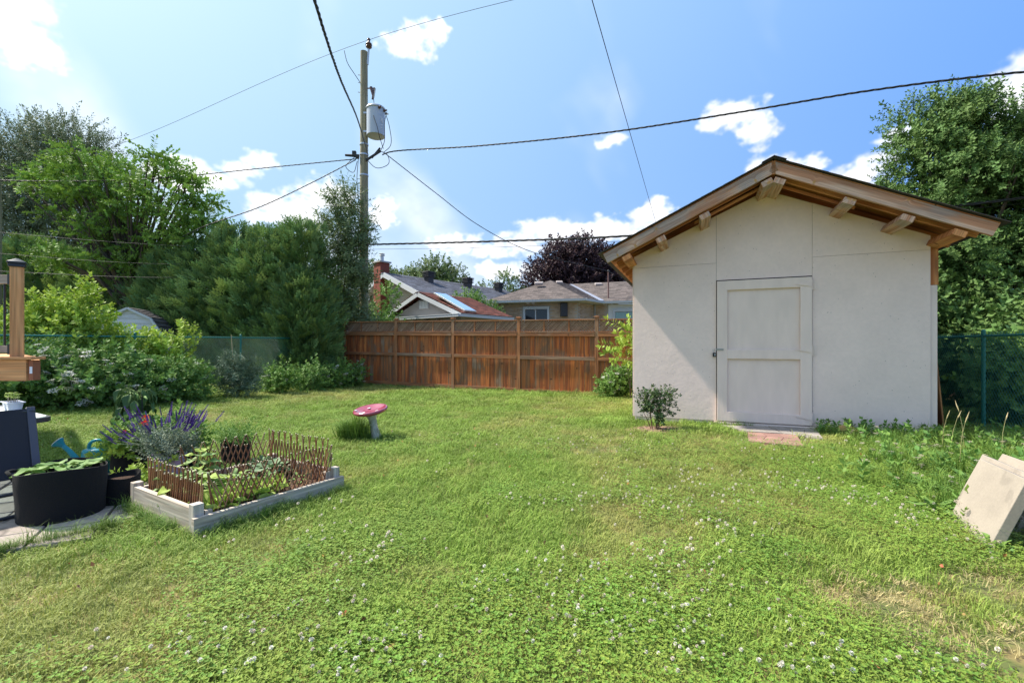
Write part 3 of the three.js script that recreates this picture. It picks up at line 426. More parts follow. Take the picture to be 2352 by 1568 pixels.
// house with vinyl siding and a brick chimney
{
  const h = thing('siding_house', 'beige vinyl-sided house with grey shingle roof and brick chimney', 'house', [-6.46, 0, -23.5], -0.713), AP = 5.05, SL = 0.42, HW = 4.7, LEN = 9.1;
  const sid = [std([0.42, 0.385, 0.31], 0.6), std([0.40, 0.365, 0.295], 0.6)], brickRed = std([1, 1, 1], 0.9, { map: tex(256, 256, (u, v) => { const a = fbm(u * 20, v * 20, 3, 4, 20, 20); return [104 + 44 * a, 54 + 22 * a, 42 + 16 * a]; }, [1, 1]) });
  part('house_body', prism([[-HW + 0.4, 0], [HW - 0.4, 0], [HW - 0.4, AP - SL * (HW - 0.4) - 0.1], [0, AP - 0.1], [-HW + 0.4, AP - SL * (HW - 0.4) - 0.1]], LEN - 0.6, -LEN + 0.3), std([0.3, 0.27, 0.22], 0.8), h);
  for (let y = 3.05, i = 0; y < AP - 0.25; y += 0.125, i++) { const w0 = Math.min(HW - 0.4, (AP - 0.18 - y) / SL), w1 = Math.max(0.02, Math.min(HW - 0.4, (AP - 0.18 - y - 0.12) / SL)), g = prism([[-w0, y], [w0, y], [w1, y + 0.122], [-w1, y + 0.122]], 0.02, -0.28); g.translate(0, 0, 0); const p = g.attributes.position; for (let k = 0; k < p.count; k++) if (p.getZ(k) > -0.27 && p.getY(k) < y + 0.06) p.setZ(k, -0.245); part('siding_board', g, sid[i % 2], h); }
  part('brick_base', box(2 * HW - 0.8, 3.02, 0.06, 0, 0, -0.27), brickRed, h);
  part('attic_vent', box(0.3, 0.52, 0.05, 0.62, 4.05, -0.235), whiteTrim, h); for (let i = 0; i < 8; i++) part('vent_slat', box(0.26, 0.03, 0.03, 0.62, 4.09 + i * 0.058, -0.205, { rx: 0.5 }), whiteTrim, h);
  for (const s of [-1, 1]) { coursed('roof_slope', [[s * HW, AP - SL * HW, 0.25], [s * HW, AP - SL * HW, -LEN], [0, AP, -LEN], [0, AP, 0.25]], 26, roofGrey, h); part('rake_trim', bar([s * 0.03, AP - 0.13, 0.27], [s * HW, AP - SL * HW - 0.12, 0.27], 0.04, 0.24), whiteTrim, h); part('eave_trim', bar([s * HW, AP - SL * HW - 0.12, 0.27], [s * HW, AP - SL * HW - 0.12, -LEN], 0.1, 0.14), whiteTrim, h); part('soffit', bar([s * 0.05, AP - 0.22, 0], [s * HW, AP - SL * HW - 0.2, 0], 0.5, 0.02), whiteTrim, h); }
  const ch = part('chimney', box(0.62, 5.6, 0.55, -0.52, 0, 0.02), brickRed, h); part('chimney_crown', box(0.78, 0.08, 0.7, -0.52, 5.6, 0.02, { b: 0.01 }), std([0.35, 0.34, 0.32], 0.9), ch);
  part('flue_pipe', merge([rod([-0.48, 5.68, 0.02], [-0.48, 6.0, 0.02], 0.09, 0.09, 12), rod([-0.48, 6.0, 0.02], [-0.48, 6.05, 0.02], 0.15, 0.13, 12), rod([-0.48, 6.09, 0.02], [-0.48, 6.15, 0.02], 0.16, 0.03, 12)]), std([0.5, 0.5, 0.5], 0.4, { metalness: 0.8 }), ch);
  for (const [x, z] of [[0.75, -2.1], [0.75, -5.0], [0.75, -7.7]]) { const y = AP - SL * x, v = part('roof_vent', box(0.36, 0.55, 0.36, x, y - 0.2, z), blackMetal, h); for (let i = 0; i < 3; i++) part('louvre', box(0.52, 0.03, 0.52, x, y + 0.26 + i * 0.085, z), blackMetal, v); part('vent_lid', box(0.56, 0.05, 0.56, x, y + 0.5, z, { b: 0.015 }), blackMetal, v); part('vent_core', box(0.4, 0.3, 0.4, x, y + 0.23, z), blackMetal, v); }
  const dish = part('satellite_dish', (() => { const g = new THREE.SphereGeometry(0.55, 20, 8, 0, 6.28, 0, 0.62); g.scale(1, 0.6, 1); g.rotateX(-1.1); g.rotateY(0.9); return g.translate(-1.1, 3.72, 0.75); })(), std([0.7, 0.71, 0.72], 0.5), h); part('dish_arm', merge([rod([-1.25, 3.5, 0.5], [-1.05, 3.75, -0.3], 0.02), rod([-1.1, 3.55, 0.5], [-1.5, 3.45, 1.1], 0.015)]), std([0.2, 0.2, 0.2], 0.6), dish);
}
// garage with a rust red roof
{
  const g = thing('garage', 'small grey garage with rust red shingle roof and white gutter', 'garage', [-3.61, 0, -17.25], -0.669), HW = 2.35, EV = 2.4, AP = 3.32, LEN = 2.9, sl = (AP - EV) / HW, wall = std([0.34, 0.32, 0.31], 0.8);
  part('gable_wall', prism([[-HW + 0.3, 0], [HW - 0.3, 0], [HW - 0.3, EV - 0.06], [0, AP - 0.2], [-HW + 0.3, EV - 0.06]], 0.1, -0.4), wall, g);
  part('side_wall', box(0.1, EV - 0.1, LEN - 0.5, HW - 0.36, 0, -LEN / 2 - 0.1), wall, g); part('side_wall', box(0.1, EV - 0.1, LEN - 0.5, -HW + 0.36, 0, -LEN / 2 - 0.1), wall, g);
  part('back_wall', prism([[-HW + 0.3, 0], [HW - 0.3, 0], [HW - 0.3, EV - 0.06], [0, AP - 0.2], [-HW + 0.3, EV - 0.06]], 0.1, -LEN + 0.2), wall, g);
  for (const s of [-1, 1]) { coursed('roof_slope', [[s * HW, EV, 0], [s * HW, EV, -LEN], [0, AP, -LEN], [0, AP, 0]], 15, roofRed, g); part('rake_trim', bar([s * 0.02, AP - 0.12, 0.0], [s * HW * 0.98, EV - 0.085, 0.0], 0.03, 0.15), whiteTrim, g); }
  gutter([[-HW - 0.1, EV - 0.09, 0.12], [HW + 0.02, EV - 0.09, 0.12], [HW + 0.02, EV - 0.09, -LEN]], g);
  part('pent_roof', box(2 * HW, 0.03, 0.42, 0, EV - 0.1, -0.12), whiteTrim, g);
  for (let i = 0; i < 6; i++) part('bracket', box(0.06, 0.12, 0.2, -1.7 + i * 0.65, EV - 0.24, -0.2), wall, g);
  const v = part('gable_vent', box(0.52, 0.32, 0.05, 0.05, 2.68, -0.29), whiteTrim, g); for (const x of [-0.11, 0.05, 0.21]) part('vent_pane', box(0.135, 0.25, 0.02, x, 2.715, -0.262), std([0.6, 0.62, 0.64], 0.6), v);
  const p = V(0.78, 3.12, -0.55).applyAxisAngle(V(0, 1, 0), -0.669).add(V(-3.61, 0, -17.25)), ang = Math.atan(sl), sp = thing('solar_panel', 'long pale blue solar panel tilted on the red garage roof', 'solar panel', [p.x, p.y, p.z], -0.669);
  const slab = (w, h, d, y) => { const q = box(w, h, d, 0.72, y, 0, { b: 0.006 }); q.rotateZ(-ang - 0.06); return q; };
  part('panel_frame', slab(1.78, 0.06, 0.62, 0.02), std([0.6, 0.6, 0.6], 0.35, { metalness: 0.6 }), sp); part('glass_face', slab(1.72, 0.012, 0.57, 0.075), new THREE.MeshPhysicalMaterial({ color: new THREE.Color().setRGB(0.22, 0.38, 0.72), roughness: 0.12, clearcoat: 1, clearcoatRoughness: 0.04 }), sp);
  for (const x of [0.1, 1.3]) part('support_leg', box(0.04, 0.3, 0.5, x, -0.28 - x * 0.42, 0), std([0.4, 0.25, 0.12], 0.8), sp);
}
// brick bungalow with hipped roof
{
  const h = thing('brick_bungalow', 'buff brick bungalow with brown hipped shingle roof', 'house'), E = 3.44, L = [-1.46, -22.4], K = [3.41, -21], Rr = [4.52, -22.4], F = [13.2, -20.4], A = [2.17, 4.94, -25.4], A2 = [3.43, 4.94, -26.9], RF = [11.2, 5.0, -24.6];
  const e3 = (p) => [p[0], E, p[1]];
  coursed('roof_slope', [e3(L), e3(K), A, A], 22, roofTan, h); coursed('roof_slope', [e3(K), e3(Rr), A2, A], 22, roofTan, h); coursed('roof_slope', [e3(Rr), e3(F), RF, A2], 22, roofTan, h);
  coursed('roof_slope', [e3(L), [0.4, E, -27.5], A, A], 12, roofTan, h);
  part('valley_flashing', bar([4.46, E + 0.07, -22.45], [3.45, 4.9, -26.7], 0.26, 0.02), std([0.42, 0.43, 0.5], 0.4, { metalness: 0.5 }), h);
  gutter([[L[0], E - 0.03, L[1]], [K[0], E - 0.03, K[1]], [Rr[0], E - 0.03, Rr[1]], [F[0], E - 0.03, F[1]]], h);
  // walls half a metre inside the eaves
  const mortar = std([0.42, 0.37, 0.31], 0.9), inn = (p, q, d) => { const dx = q[0] - p[0], dz = q[1] - p[1], l = Math.hypot(dx, dz); return [dz / l * d, -dx / l * d]; };
  const Lw = [-0.95, -22.8], Kw = [3.15, -21.62], Rw = [4.15, -22.95], Fw = [13, -20.95];
  const soff = std([0.62, 0.6, 0.56], 0.7), sof = (a, b, c, d) => part('soffit', soup([...a, ...b, ...c, ...a, ...c, ...d]), soff, h), ey = E - 0.085;
  sof([L[0], ey, L[1]], [K[0], ey, K[1]], [Kw[0], ey, Kw[1]], [Lw[0], ey, Lw[1]]); sof([K[0], ey, K[1]], [Rr[0], ey, Rr[1]], [Rw[0], ey, Rw[1]], [Kw[0], ey, Kw[1]]); sof([Rr[0], ey, Rr[1]], [F[0], ey, F[1]], [Fw[0], ey, Fw[1]], [Rw[0], ey, Rw[1]]);
  const bricks = [[0.44, 0.31, 0.20], [0.50, 0.36, 0.24], [0.40, 0.27, 0.17], [0.47, 0.35, 0.25]].map((c) => std(c, 0.9)), R = rng(410), spare = []; let made = 0;
  const gB = new THREE.BoxGeometry(0.205, 0.064, 0.05);
  const wall = (a, b, y0, skip) => {
    const dx = b[0] - a[0], dz = b[1] - a[1], l = Math.hypot(dx, dz), t = -Math.atan2(dz, dx), n = [dz / l, dx / l]; part('wall', bar([a[0], y0 / 2 + E / 2 - 0.05, a[1]], [b[0], y0 / 2 + E / 2 - 0.05, b[1]], 0.1, E - y0 - 0.1, { swap: false }), mortar, h);
    for (let r = 0, y = 2.42; y < E - 0.12; y += 0.0765, r++) for (let x = (r % 2) * 0.11 + 0.1; x < l - 0.05; x += 0.2175) { if (skip.some((s) => x > s[0] - 0.06 && x < s[1] + 0.06 && y > s[2] && y < s[3])) continue; const px = a[0] + dx / l * x, pz = a[1] + dz / l * x; const ox = -dz / l * 0.045, oz = dx / l * 0.045;
      if (made++ < 300) { const m = part('brick', gB, bricks[Math.floor(R() * 4)], h); m.position.set(px + ox, y, pz + oz); m.rotation.y = t; } else { const g = gB.clone().rotateY(t); g.translate(px + ox, y, pz + oz); spare.push(g); } }
  };
  wall(Kw, Rw, 0, []); wall(Lw, Kw, 0, [[1.55, 2.95, 1.4, 3.19]]); wall(Rw, Fw, 0, [[0.66, 9, 1.3, 3.4]]);
  if (spare.length) stuff(part('more_bricks', merge(spare), bricks[1], h));
  // window in the left wing
  const td = Math.atan2(Kw[1] - Lw[1], Kw[0] - Lw[0]), wp = (x, o) => [Lw[0] + Math.cos(td) * x - Math.sin(td) * o, Lw[1] + Math.sin(td) * x + Math.cos(td) * o];
  const win = (P, t, w, y0, y1, panes, nm) => { const g = new THREE.Group(); g.name = 'window'; g.position.set(P[0], 0, P[1]); g.rotation.y = -t; h.add(g); part('frame', merge([box(w, 0.13, 0.1, w / 2, y1 - 0.13, 0), box(0.1, y1 - y0 - 0.13, 0.1, 0.05, y0, 0), box(0.1, y1 - y0 - 0.13, 0.1, w - 0.05, y0, 0)]), whiteTrim, g); panes.forEach(([a, b, m]) => part('pane', box(b - a, y1 - y0 - 0.16, 0.02, (a + b) / 2, y0, 0.0), m, g)); part('mullion', box(0.05, y1 - y0 - 0.16, 0.05, panes[0][1] + 0.02, y0, 0.02), whiteTrim, g); return g; };
  win(wp(1.6, 0.09), td, 1.3, 1.6, 3.18, [[0.1, 0.6, glassDark], [0.66, 1.2, glassDark]]);
  const tr = Math.atan2(Fw[1] - Rw[1], Fw[0] - Rw[0]), rp = (x, o) => [Rw[0] + Math.cos(tr) * x - Math.sin(tr) * o, Rw[1] + Math.sin(tr) * x + Math.cos(tr) * o];
  part('white_panel', bar([rp(0.72, 0.03)[0], 1.8 + 0.77, rp(0.72, 0.03)[1]], [rp(3.4, 0.03)[0], 1.8 + 0.77, rp(3.4, 0.03)[1]], 0.1, 1.5, { swap: false }), std([0.7, 0.7, 0.68], 0.6), h);
  win(rp(0.95, 0.12), tr, 2.2, 1.5, 3.1, [[0.12, 1.0, std([0.22, 0.33, 0.32], 0.1)], [1.08, 2.08, glassDark]]);
  part('wall_box', box(0.34, 0.66, 0.2, wp(3.62, 0.16)[0], 2.66, wp(3.62, 0.16)[1], { b: 0.02 }), blackMetal, h);
  part('downspout', rod([Rw[0] + 0.02, 0.1, Rw[1] + 0.16], [Rw[0] + 0.02, E - 0.1, Rw[1] + 0.16], 0.05, 0.05, 8), std([0.3, 0.3, 0.3], 0.5), h);
  const mast = part('service_mast', rod([4.9, 3.6, -23.0], [4.9, 5.05, -23.0], 0.035, 0.035, 10), std([0.14, 0.07, 0.06], 0.6), h); part('weatherhead', merge([new THREE.SphereGeometry(0.06, 8, 6).translate(4.9, 5.06, -23), tube([[4.9, 5.0, -23], [5.08, 4.95, -22.95], [5.1, 4.75, -22.95], [4.94, 4.6, -23]], 0.012, 12, 5)]), blackMetal, mast);
  for (const [x, y, z, w] of [[1.42, 4.42, -24.1, 0.42], [2.62, 4.6, -25.0, 0.36], [4.95, 4.62, -25.9, 0.4]]) part('roof_vent', box(w, 0.14, 0.36, x, y + 0.1, z, { b: 0.03, rx: 0.3 }), std([0.30, 0.26, 0.25], 0.8), h);
}
// two small white sheds beyond the chain-link fence
const whiteSiding = [std([0.60, 0.61, 0.65], 0.6), std([0.57, 0.58, 0.62], 0.6)];
function gambrel(label, x, z, t, W, k) {
  const s = thing('garden_shed', label, 'shed', [x, 0.2, z], t), y1 = 1.25 * k, y2 = 1.86 * k, y3 = 2.14 * k, q = W * 0.3, D = 1.9 * k;
  part('body', prism([[-W / 2 + 0.05, 0], [W / 2 - 0.05, 0], [W / 2 - 0.05, y1], [q, y2 - 0.04], [0, y3 - 0.04], [-q, y2 - 0.04], [-W / 2 + 0.05, y1]], D - 0.1, -D), whiteSiding[1], s);
  for (let y = 0.04, i = 0; y < y3 - 0.14; y += 0.135, i++) { const wy = (Y) => (Y < y1 ? W / 2 - 0.05 : Y < y2 ? lerp(W / 2 - 0.05, q, (Y - y1) / (y2 - y1)) : lerp(q, 0.02, (Y - y2) / (y3 - y2))) - 0.03, a = wy(y), b = Math.max(0.02, wy(y + 0.13)), g = prism([[-a, y], [a, y], [b, y + 0.13], [-b, y + 0.13]], 0.012, -0.1), p = g.attributes.position; for (let n = 0; n < p.count; n++) if (p.getZ(n) > -0.095 && p.getY(n) < y + 0.06) p.setZ(n, -0.07); part('siding_board', g, whiteSiding[i % 2], s); }
  for (const sd of [-1, 1]) { coursed('upper_roof', [[sd * q, y2, 0], [sd * q, y2, -D], [0, y3, -D], [0, y3, 0]], 5, roofDark, s); coursed('lower_roof', [[sd * W / 2, y1, 0], [sd * W / 2, y1, -D], [sd * q, y2, -D], [sd * q, y2, 0]], 5, roofDark, s); part('rake_trim', bar([0, y3 - 0.03, -0.02], [sd * q, y2 - 0.03, -0.02], 0.06, 0.06), whiteTrim, s); part('rake_trim', bar([sd * q, y2 - 0.03, -0.02], [sd * W / 2, y1 - 0.02, -0.02], 0.06, 0.06), whiteTrim, s); }
}
gambrel('white clapboard shed with barn roof and dark shingles beside cedars', -10.55, -12.4, 0.3, 1.75, 0.98);
gambrel('smaller white clapboard shed half hidden behind the leafy shrub', -11.95, -13.3, 0.35, 1.6, 0.95);

// ---------- utility poles and wires ----------
const poleM = std([1, 1, 1], 0.9, { map: woodTex([[150, 142, 116], [134, 128, 104], [120, 110, 92]], 91, { knots: 2, repeat: [1, 0.3] }) });
const cableM = std([0.014, 0.014, 0.015], 0.6), steel = std([0.45, 0.47, 0.5], 0.4, { metalness: 0.7 }), porcelain = std([0.09, 0.04, 0.035], 0.25);
{
  const p = thing('utility_pole', 'tall weathered wooden utility pole with grey transformer drum', 'pole', [-5.07, 0, -15.5]);
  part('pole_shaft', taper([[0, -0.3, 0], [0, 6, 0], [0.0, 11.3, 0]], [0.155, 0.14, 0.12], 18), poleM, p); part('pole_top', new THREE.CircleGeometry(0.12, 18).rotateX(-Math.PI / 2).translate(0, 11.3, 0), poleM, p);
  const tr = new THREE.Group(); tr.name = 'transformer'; tr.position.set(0.44, 8.35, 0.12); p.add(tr); const grey = std([0.42, 0.47, 0.55], 0.35);
  part('drum', lathe([[0, 0], [0.29, 0], [0.3, 0.02], [0.3, 0.9], [0.31, 0.92], [0.31, 0.96], [0.27, 0.99], [0, 1.0]], 40), grey, tr);
  part('rim_band', lathe([[0.3, 0.9], [0.325, 0.9], [0.325, 0.94], [0.3, 0.94]], 40), steel, tr);
  for (const [a, y] of [[0.5, 0.86], [-0.25, 0.84], [-0.9, 0.86]]) part('bushing', merge([0, 1, 2].map((k) => rod([Math.cos(a) * (0.3 + k * 0.045), y, -Math.sin(a) * (0.3 + k * 0.045)], [Math.cos(a) * (0.335 + k * 0.045), y + 0.01, -Math.sin(a) * (0.335 + k * 0.045)], 0.05 - k * 0.01, 0.035 - k * 0.008, 10))), k3(a), tr);
  function k3(a) { return a > 0 ? std([0.5, 0.48, 0.42], 0.3) : porcelain; }
  part('mounting_bracket', merge([box(0.16, 0.06, 0.14, -0.34, 0.15, -0.06), box(0.16, 0.06, 0.14, -0.34, 0.78, -0.06)]), steel, tr);
  const mark = std([0.72, 0.74, 0.76], 0.5); const stroke = (a, b) => { const c = (q) => { const th = 0.55 - q[0]; return [Math.sin(th + 0.9) * 0.3035, q[1], Math.cos(th + 0.9) * 0.3035]; }; return bar(c(a), c(b), 0.004, 0.022); };
  part('stencil_mark', merge([stroke([0.35, 0.56], [0.45, 0.5]), stroke([0.45, 0.5], [0.38, 0.4]), stroke([0.5, 0.56], [0.55, 0.42]), stroke([0.55, 0.56], [0.62, 0.55]), stroke([0.35, 0.33], [0.62, 0.3]), stroke([0.38, 0.24], [0.6, 0.21])]), mark, tr);
  const ins = part('insulator', lathe([[0, 0], [0.05, 0], [0.05, 0.04], [0.1, 0.05], [0.1, 0.08], [0.05, 0.1], [0.11, 0.12], [0.1, 0.17], [0.05, 0.19], [0.04, 0.3], [0.06, 0.31], [0.03, 0.36], [0, 0.36]], 16).translate(0.17, 11.4, 0.02), porcelain, p); part('insulator_bracket', bar([0.13, 10.85, 0.02], [0.17, 11.42, 0.02], 0.05, 0.05), steel, ins);
  const cut = part('fuse_cutout', merge([bar([0.13, 10.0, 0.1], [0.44, 9.93, 0.22], 0.03, 0.03), rod([0.3, 9.98, 0.2], [0.4, 9.62, 0.24], 0.05, 0.035, 10), rod([0.42, 9.95, 0.22], [0.36, 9.55, 0.24], 0.03, 0.03, 8)]), porcelain, p); part('fuse_tube', rod([0.46, 9.92, 0.24], [0.42, 9.6, 0.26], 0.018, 0.018, 8), std([0.5, 0.5, 0.48], 0.4), cut);
  for (const y of [7.05, 8.1, 7.75]) part('clamp_band', lathe([[0.142, 0], [0.148, 0], [0.148, 0.05], [0.142, 0.05]], 20).translate(0, y, 0), steel, p);
  part('cable_bracket', merge([bar([0.1, 7.55, 0.1], [0.62, 7.85, 0.16], 0.06, 0.06), bar([0.3, 7.62, 0.12], [0.6, 7.95, 0.16], 0.05, 0.04), box(0.1, 0.1, 0.12, -0.2, 7.62, 0.1), box(0.12, 0.14, 0.1, -0.3, 7.72, 0.1), rod([-0.6, 7.72, 0.12], [-0.14, 7.7, 0.1], 0.04, 0.06, 8)]), cableM, p);
  for (const l of [[[0.4, 9.6, 0.24], [0.44, 9.2, 0.28], [0.46, 8.9, 0.42], [0.6, 8.5, 0.5], [0.66, 8.2, 0.45], [0.72, 7.9, 0.2]], [[0.8, 9.1, 0.3], [0.95, 8.6, 0.3], [0.98, 8.0, 0.25], [0.7, 7.75, 0.2]], [[0.84, 9.15, 0.2], [0.8, 8.7, 0.35], [0.78, 8.1, 0.3], [0.62, 7.82, 0.2]], [[0.1, 7.6, 0.15], [0.5, 7.25, 0.2], [0.9, 7.4, 0.2], [0.85, 7.7, 0.2], [0.55, 7.85, 0.2]], [[-0.2, 7.7, 0.15], [-0.55, 7.3, 0.2], [-0.3, 7.1, 0.2], [-0.18, 7.5, 0.15]], [[-0.16, 7.6, 0.1], [-0.2, 6.9, 0.12], [-0.12, 6.0, 0.15], [-0.13, 4.8, 0.13]], [[-0.68, 11.35, 0], [-0.55, 10.9, 0.05], [-0.3, 10.5, 0.08], [-0.1, 10.2, 0.1]]]) part('jumper_wire', tube(l, 0.011, 24, 5), cableM, p);
  for (const [y, a] of [[10.2, 2.6], [10.5, 3.0], [9.9, 2.9], [7.9, 0.5]]) part('pole_bolt', rod([Math.cos(a) * 0.1, y, Math.sin(a) * 0.1], [Math.cos(a) * 0.2, y, Math.sin(a) * 0.2], 0.012), steel, p);
  part('splice_sleeve', rod([-0.85, 4.48, 0.25], [-0.05, 4.66, 0.2], 0.07, 0.06, 10), cableM, p);
  const q = thing('utility_pole', 'shorter grey wooden pole standing beside the leafy elm', 'pole', [-16.3, 0, -14.3]); part('pole_shaft', taper([[0, -0.3, 0], [0.03, 6.55, 0]], [0.13, 0.1], 14), poleM, q); part('pole_bolt', rod([0.03, 6.4, 0.05], [0.05, 6.4, 0.2], 0.02), steel, q);
}
function wire(label, pts, r, twist) {
  const c = new THREE.CatmullRomCurve3(pts.map((p) => V(...p))), L = c.getLength(); let g;
  if (!twist) g = new THREE.TubeGeometry(c, 80, r, 5); else { const n = Math.ceil(L * 9), strands = [0, 2.09, 4.19].map((ph) => { const P = []; for (let i = 0; i <= n; i++) { const f = i / n, p = c.getPointAt(f), a = (f * L * 6.28) / twist + ph, t = c.getTangentAt(f), u = t.clone().cross(V(0, 1, 0)).normalize(), w = u.clone().cross(t); P.push(p.addScaledVector(u, Math.cos(a) * r).addScaledVector(w, Math.sin(a) * r)); } return new THREE.TubeGeometry(new THREE.CatmullRomCurve3(P), n, r * 0.92, 5); }); g = merge(strands); }
  const m = part('overhead_wire', g, cableM); return info(m, label, 'wire');
}
wire('thin top wire crossing over the insulator of the tall pole', [[-38, 11.3, -29.8], [-18.7, 10.75, -21.4], [-4.9, 11.72, -15.5], [5.8, 11.5, -11.5], [16, 11.6, -7]], 0.007);
wire('thick twisted cable dropping steeply past the transformer', [[-4.9, 7.75, -15.4], [-3.25, 6.0, -9.5], [-2.25, 4.75, -5.84], [-1.75, 4.28, -4], [-0.6, 3.6, 0.4]], 0.0095, 0.4);
wire('thick twisted cable running from the pole over the shed', [[-4.4, 7.72, -15.35], [-4.1, 7.75, -15.2], [-0.99, 7.2, -13.5], [2.5, 6.70, -11.59], [5.12, 6.47, -10.155], [7.16, 6.32, -9.036], [9.05, 6.06, -8], [11, 5.6, -6.9]], 0.0125, 0.6);
wire('thin straight wire coming down behind the shed roof', [[-0.6, 5.0, -1.2], [0.885, 5.03, -5], [2.11, 5.07, -8.12], [4.43, 5.13, -14], [7, 5.3, -20.5]], 0.0055);
wire('level black cable strung low from the pole behind the shed', [[-5.0, 4.66, -15.3], [-0.5, 4.38, -13.6], [3.2, 4.15, -11.97], [8, 4.1, -9.9], [14, 4.3, -7.3]], 0.017, 0.9);
wire('hair thin line just under the level black cable', [[-5.0, 4.5, -15.3], [-0.5, 4.2, -13.6], [3.2, 4.05, -12.1], [14, 4.1, -7.4]], 0.005);
wire('slim cable sagging from the pole towards the brick bungalow', [[-4.3, 7.75, -15.3], [-2.75, 6.75, -16.3], [-1.4, 6.0, -17.6], [0.6, 5.35, -19.3], [4.88, 5.05, -22.95]], 0.0085, 0.5);
wire('black cable running level to the shorter pole beside the elm', [[-5.3, 7.6, -15.4], [-8, 7.2, -15.1], [-12, 6.65, -14.7], [-16.25, 6.42, -14.15], [-22, 6.6, -13.4]], 0.01, 0.5);
wire('black cable sagging from the pole into the leafy elm', [[-5.3, 7.55, -15.35], [-6.6, 6.55, -14.8], [-7.9, 5.6, -14.2], [-9.6, 4.9, -14.0], [-11.6, 4.4, -14.9]], 0.01, 0.5);
wire('upper telephone line strung along the cedar hedge', [[-5.2, 4.6, -15.3], [-10, 4.3, -13.9], [-15.4, 4.5, -12.6], [-19, 4.8, -11.8]], 0.0055);
wire('middle telephone line strung along the cedar hedge', [[-5.2, 4.45, -15.3], [-10, 3.75, -13.9], [-14.8, 3.85, -12.6], [-19, 4.2, -11.8]], 0.0055);
wire('lowest telephone line strung along the cedar hedge', [[-5.2, 4.2, -15.3], [-9.4, 3.35, -13.8], [-14, 3.3, -12.6], [-19, 3.6, -11.8]], 0.007);
// ---------- trees and shrubs ----------
const bark = std([1, 1, 1], 0.95, { map: woodTex([[92, 80, 68], [66, 56, 48], [108, 100, 90]], 95, { knots: 2, repeat: [2, 0.6] }) });
const spBroad = sprig(13, 0.27, 0.17, { seed: 3 }), spFlat = sprig(14, 0.3, 0.17, { seed: 4, flat: true, up: 0.35 }), spFine = sprig(18, 0.2, 0.065, { seed: 6 }), spRound = sprig(11, 0.24, 0.21, { seed: 8, up: 0.3 }), spLong = sprig(12, 0.34, 0.085, { seed: 12, up: 0.25, bend: 0.25 }), spFrond = frond(5), spSmall = sprig(16, 0.22, 0.12, { seed: 21, up: 0.4 });
function tree(name, label, category, at, o) {
  const t = thing(name, label, category, [at[0], at[2] ?? 0, at[1]], 0, o.group), R = rng(o.seed ?? 1), b = o.base ?? 0, tops = o.lumps, limbs = [];
  const fork = V(0, o.fork ?? 1.2, 0), r0 = o.r ?? 0.12; if (r0 > 0) {
    limbs.push(taper([[0, -0.15, 0], [r0 * 0.4, fork.y * 0.5, 0], [0, fork.y, 0]], [r0 * 1.25, r0, r0 * 0.85], 9));
    for (const l of tops) { const m = V(l[0] * 0.45, lerp(fork.y, l[1], 0.5) - 0.1, l[2] * 0.45); limbs.push(taper([[0, fork.y * (0.6 + 0.3 * R()), 0], [m.x, m.y, m.z], [l[0], l[1], l[2]]], [r0 * 0.55, r0 * 0.36, r0 * 0.1], 6)); for (let k = 0; k < (o.twigs ?? 3); k++) { const d = V(R() - 0.5, R() * 0.8 - 0.1, R() - 0.5).normalize(); limbs.push(taper([[l[0] * 0.85, l[1] * 0.92 + 0.1, l[2] * 0.85], [l[0] + d.x * l[3] * 0.8, l[1] + d.y * l[4] * 0.8, l[2] + d.z * l[5] * 0.8]], [r0 * 0.16, r0 * 0.05], 4)); } }
    part('trunk', merge(limbs), o.bark ?? bark, t); }
  const pts = crownPoints(tops, o.n, R, { minY: 0.03, ...o }); scatter('crown', o.geo, o.mat, pts, t); return t;
}
const M = { right: leafMat([0.12, 0.21, 0.056], 0.3), rightDark: leafMat([0.12, 0.21, 0.056], 0.3), elm: leafMat([0.21, 0.35, 0.06], 0.42), back: leafMat([0.162, 0.209, 0.115], 0.42), cedar: leafMat([0.185, 0.29, 0.095], 0.28, 0.7), cedarDark: leafMat([0.185, 0.29, 0.095], 0.28, 0.7), ash: leafMat([0.162, 0.223, 0.095], 0.42), far: leafMat([0.162, 0.230, 0.081], 0.37), purple: leafMat([0.066, 0.036, 0.042], 0.25, 0.5), ninebark: leafMat([0.365, 0.499, 0.081], 0.50), dog: leafMat([0.17, 0.3, 0.075], 0.42), blue: leafMat([0.108, 0.169, 0.101], 0.32), herb: leafMat([0.176, 0.311, 0.068], 0.42), petal: leafMat([0.62, 0.62, 0.56], 0.25, 0.8) };
const rel = (at, L) => L.map((l) => [l[0] - at[0], l[1] - (at[2] ?? 0), l[2] - at[1], l[3], l[4] ?? l[3], l[5] ?? l[3]]);
